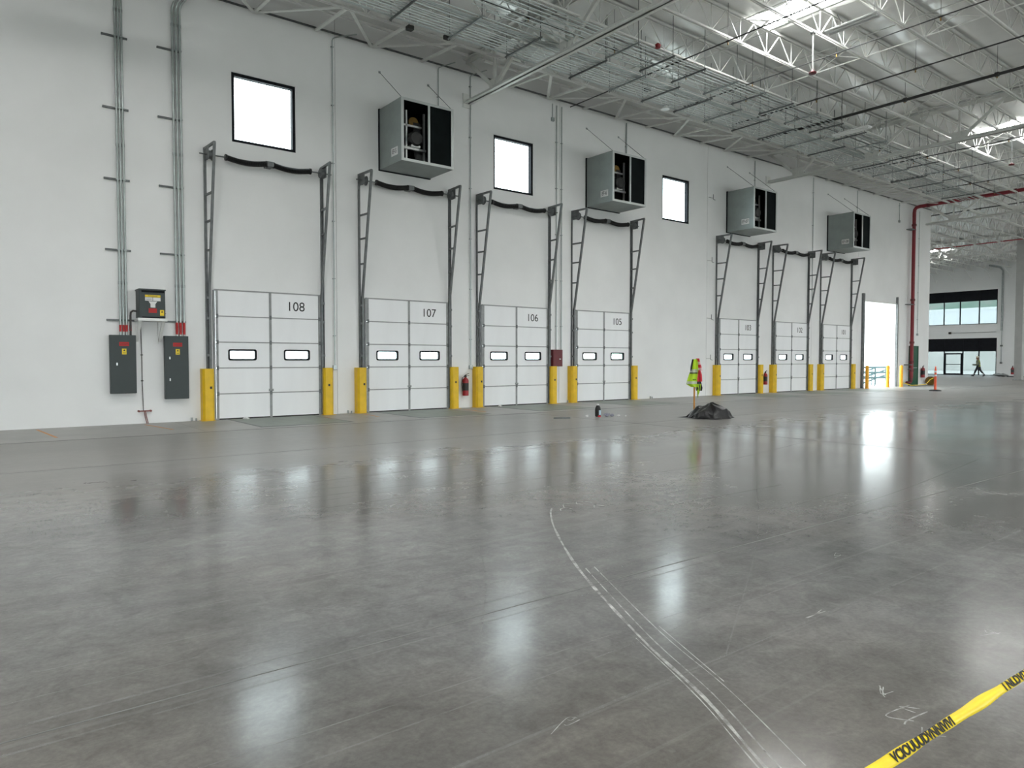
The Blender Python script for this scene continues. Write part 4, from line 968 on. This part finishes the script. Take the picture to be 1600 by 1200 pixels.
crumple(12.84, -4.85, .04, 'paper', 'white paper scrap left of the dark bottle', 4)
crumple(12.76, -4.95, .03, 'paper', 'tiny white scrap, leftmost of the litter', 5)
crumple(13.60, -5.25, .04, 'paper', 'white paper scrap at the right end of the litter', 6)
crumple(13.74, -5.38, .025, 'paper', 'tiny white scrap, rightmost of the litter', 8)
single(MB().bar((11.75, -4.78, .015), (12.10, -5.02, .015), .04, .03), 'wood_stick', 'strut', 'short dark stick lying on the floor left of the bottle', 'stick')
for i, (x, y, lab) in enumerate(((5.5, -.32, 'white rag on the floor in front of the leftmost door'), (13.3, -.42, 'small white rag on the floor in front of the third door'))):
    rg = crumple(x, y, .06, 'paper', lab, 20+i); rg['group'] = 'rags by the doors'; rg.name = 'floor_rag'; rg['category'] = 'rag'
# far heap by the person
hp = crumple(72.0, 4.9, .38, 'galv', 'grey crumpled sheet heap on the floor beside the walking person', 9); hp.name = 'sheet_heap'; hp['category'] = 'sheet heap'; del hp['group']
hp.scale = (1.2, 1.8, .7)
single(MB().box(71.2, 71.9, 1.6, 4.2, 0, .06), 'flat_sheet', 'strut', 'dark flat sheet lying on the floor by the far column', 'sheet')

# ================================================================== PERSON walking to the left (+y)
def person(loc):
    p = empty('person', loc, 'walking person in yellow safety vest, dark trousers and pale hard hat', 'person')
    J = {'pel': (0, 0, .95, .15, .115), 'ch': (0, .02, 1.18, .165, .11), 'sh': (0, .05, 1.38, .17, .10), 'nk': (0, .07, 1.50, .055, .06), 'hd0': (0, .09, 1.58, .085, .09), 'hd1': (0, .10, 1.68, .085, .095), 'hd2': (0, .10, 1.75, .05, .06),
         'hl': (-.09, 0, .88, .095, .10), 'kl': (-.09, .20, .50, .065, .07), 'al': (-.09, .34, .09, .042, .045), 'tl': (-.09, .52, .04, .045, .035),
         'hr': (.09, 0, .88, .095, .10), 'kr': (.09, -.14, .50, .065, .07), 'ar': (.09, -.46, .14, .042, .045), 'tr': (.09, -.34, .04, .045, .035),
         'sl': (-.19, .05, 1.37, .065, .065), 'el': (-.23, -.06, 1.10, .05, .05), 'wl': (-.20, .20, .98, .034, .034), 'ml': (-.19, .30, 1.0, .042, .03),
         'sr': (.19, .05, 1.37, .065, .065), 'er': (.22, .14, 1.10, .05, .05), 'wr': (.17, .38, 1.05, .034, .034), 'mr': (.16, .47, 1.08, .042, .03)}
    E_ = ['pel-ch', 'ch-sh', 'sh-nk', 'nk-hd0', 'hd0-hd1', 'hd1-hd2', 'pel-hl', 'hl-kl', 'kl-al', 'al-tl', 'pel-hr', 'hr-kr', 'kr-ar', 'ar-tr', 'sh-sl', 'sl-el', 'el-wl', 'wl-ml', 'sh-sr', 'sr-er', 'er-wr', 'wr-mr']
    names = list(J); vs = [J[n][:3] for n in names]; es = [tuple(names.index(q) for q in e.split('-')) for e in E_]
    rads = [tuple(1.32*q for q in J[n][3:]) for n in names]
    # five fingers on each hand, slightly curled
    for mh in ('ml', 'mr'):
        b = Vector(J[mh][:3])
        for q, (dx, dz, L_) in enumerate(((-.03, .025, .05), (-.02, -.005, .075), (-.005, -.012, .085), (.01, -.015, .08), (.025, -.02, .065))):
            i0 = len(vs); vs.append(tuple(b+Vector((dx, .04, dz)))); rads.append((.010, .010)); vs.append(tuple(b+Vector((dx*1.2, .04+L_*.6, dz-.02)))); rads.append((.009, .009)); vs.append(tuple(b+Vector((dx*1.2, .04+L_*.8, dz-.05)))); rads.append((.008, .008))
            es += [(names.index(mh), i0), (i0, i0+1), (i0+1, i0+2)]
    me = bpy.data.meshes.new('body'); me.from_pydata(vs, es, []); me.update()
    o = bpy.data.objects.new('body', me); C.objects.link(o); o.parent = p
    md = o.modifiers.new('skin', 'SKIN'); md.use_smooth_shade = True
    for i, r_ in enumerate(rads): me.skin_vertices[0].data[i].radius = r_
    me.skin_vertices[0].data[0].use_root = True
    o.modifiers.new('sub', 'SUBSURF').levels = 2; o.modifiers['sub'].render_levels = 2
    bm = bpy.data.materials.new('clothed_body'); bm.use_nodes = True; nt = bm.node_tree; b = nt.nodes['Principled BSDF']; b.inputs['Roughness'].default_value = .75
    tc = nt.nodes.new('ShaderNodeTexCoord'); sp = nt.nodes.new('ShaderNodeSeparateXYZ'); rp_ = nt.nodes.new('ShaderNodeValToRGB'); rp_.color_ramp.interpolation = 'CONSTANT'
    mr = nt.nodes.new('ShaderNodeMath'); mr.operation = 'DIVIDE'; mr.inputs[1].default_value = 2.0
    nt.links.new(tc.outputs['Object'], sp.inputs[0]); nt.links.new(sp.outputs['Z'], mr.inputs[0]); nt.links.new(mr.outputs[0], rp_.inputs[0]); nt.links.new(rp_.outputs[0], b.inputs['Base Color'])
    e = rp_.color_ramp.elements; e[0].position = 0; e[0].color = (.012, .012, .012, 1); e[1].position = .055; e[1].color = (.018, .022, .03, 1)
    for pos, c in ((.12, (.5, .5, .42)), (.14, (.018, .022, .03)), (.485, (.15, .17, .12)), (.735, (.22, .12, .08))): q = e.new(pos); q.color = (*c, 1)
    me.materials.append(bm)
    # vest shell round the torso, open at neck and arms
    vb = MB(); n = 18; rows = [(.88, .20, .155, .0), (1.0, .195, .15, .01), (1.2, .20, .14, .02), (1.36, .185, .13, .04), (1.46, .10, .09, .06)]
    vb.add([(a * math.cos(2*math.pi*k/n), o_+b_*math.sin(2*math.pi*k/n), z) for z, a, b_, o_ in rows for k in range(n)], [(i*n+k, i*n+(k+1) % n, (i+1)*n+(k+1) % n, (i+1)*n+k) for i in range(len(rows)-1) for k in range(n)])
    vo = vb.build('vest', 'vest2', p, smooth=True); sm = vo.modifiers.new('solid', 'SOLIDIFY'); sm.thickness = .012
    MB().lathe([(.203, 1.02), (.206, 1.08)], (0, .012, 0), 18).build('vest_band', 'silver', vo, smooth=True).scale = (1, .77, 1)
    MB().lathe([(.15, 1.70), (.118, 1.712), (.115, 1.76), (.09, 1.81), (.04, 1.835), (.01, 1.84)], (0, .10, 0), 16).build('hard_hat', 'helmet', p, smooth=True)
    f = MB(); f.add([(-.018, .185, 1.60), (.018, .185, 1.60), (0, .225, 1.605), (0, .19, 1.66)], [(0, 1, 2), (0, 2, 3), (1, 3, 2), (0, 3, 1)]); f.build('nose', 'skin', p)
    for s in (-1, 1): MB().lathe([(.004, -.02), (.02, 0), (.004, .02)], (s*.088, .10, 1.63), 8).build('ear', 'skin', p, smooth=True)
    for s in (-1, 1): MB().lathe([(.003, -.008), (.010, 0), (.003, .008)], (s*.035, .182, 1.655), 8).build('eye', 'ink', p, smooth=True)
    MB().box(-.025, .025, .178, .188, 1.562, 1.572).build('mouth', 'dred', p)
    for (x, y, z, a) in ((-.09, .43, 0, 8), (.09, -.40, .02, -25)):
        bo = MB(); bo.extr([(-.045, -.13), (.045, -.13), (.05, .06), (.03, .15), (-.03, .15), (-.05, .06)], 0, .07); q = bo.build('boot', 'rubber', p, bevel=.02); q.location = (x, y, z); q.rotation_euler = (R(a), 0, 0)
    return p
pn = person((71.9, 6.62, .0))

# ================================================================== FOREGROUND CAUTION TAPE
TY, TZ = -17.62, .60
tp = empty('caution_tape', (2.1, TY, TZ), 'twisted yellow caution tape with black lettering in the foreground', 'caution tape')
def tpos(x): return Vector((x, TY-.035*(x-1.53)/.86, TZ+.012*math.cos((x-2.1)*.9)-.012))
tb = MB(); n = 120; x0, x1 = .12, 3.72; vs = []; m_ = 8
TN = Vector((0, -.72, .69)); TU = Vector((0, .69, .72))
for i in range(n+1):
    x = x0+(x1-x0)*i/n; c = tpos(x); hw = .0125+.0018*math.sin(x*13)+.001*math.sin(x*31)
    for k in range(m_):
        a = 2*math.pi*k/m_; vs.append(c+TU*(hw*math.cos(a))+TN*(.006*math.sin(a)))
tb.add(vs, [(i*m_+k, i*m_+(k+1) % m_, (i+1)*m_+(k+1) % m_, (i+1)*m_+k) for i in range(n) for k in range(m_)]+[tuple(range(m_)), tuple(n*m_+k for k in range(m_))])
tb.build('film', 'tape', tp, True, smooth=True)
# lettering wrapped on the film: words printed along the visible upper face
def tape_text(body, xa, xb):
    L_ = xb-xa; o = text(body, .0215, 'ink', tp, (0, 0, 0), (0, 0, 0), 'tape_print', world=False, depth=.0006, bold=.0008)
    me = o.data; xs = [v.co.x for v in me.vertices]; a, b = min(xs), max(xs)
    for v in me.vertices:
        x = xa+(v.co.x-a)/(b-a)*L_; c = tpos(x); u = v.co.y
        # lay the glyph on the face that looks up and towards the viewer
        nrm = Vector((0, -.72, .69)); up = Vector((0, .69, .72))
        q = c+up*u+nrm*(.0062+v.co.z+.0008)
        v.co = q-WL[tp]
    return o
tape_text('I NLDVDVIVN', 2.205, 2.44)
tape_text('VCIOUUUDVNNIVIVI', 1.61, 1.90)
tape_text('I NLDVDVIVN', 2.75, 2.985)
for x, lab in ((.10, 'orange delineator post holding the near end of the caution tape'), (3.74, 'orange delineator post holding the far end of the caution tape')):
    e = empty('delineator_post', (x, TY-.035*(x-1.53)/.86, 0), lab, 'traffic post')
    MB().lathe([(.16, 0), (.16, .03), (.12, .05), (.05, .06)], n=8).build('base', 'rubber', e)
    MB().lathe([(.022, .05), (.022, .66), (.015, .68)], n=12).build('post', 'orange', e, smooth=True)
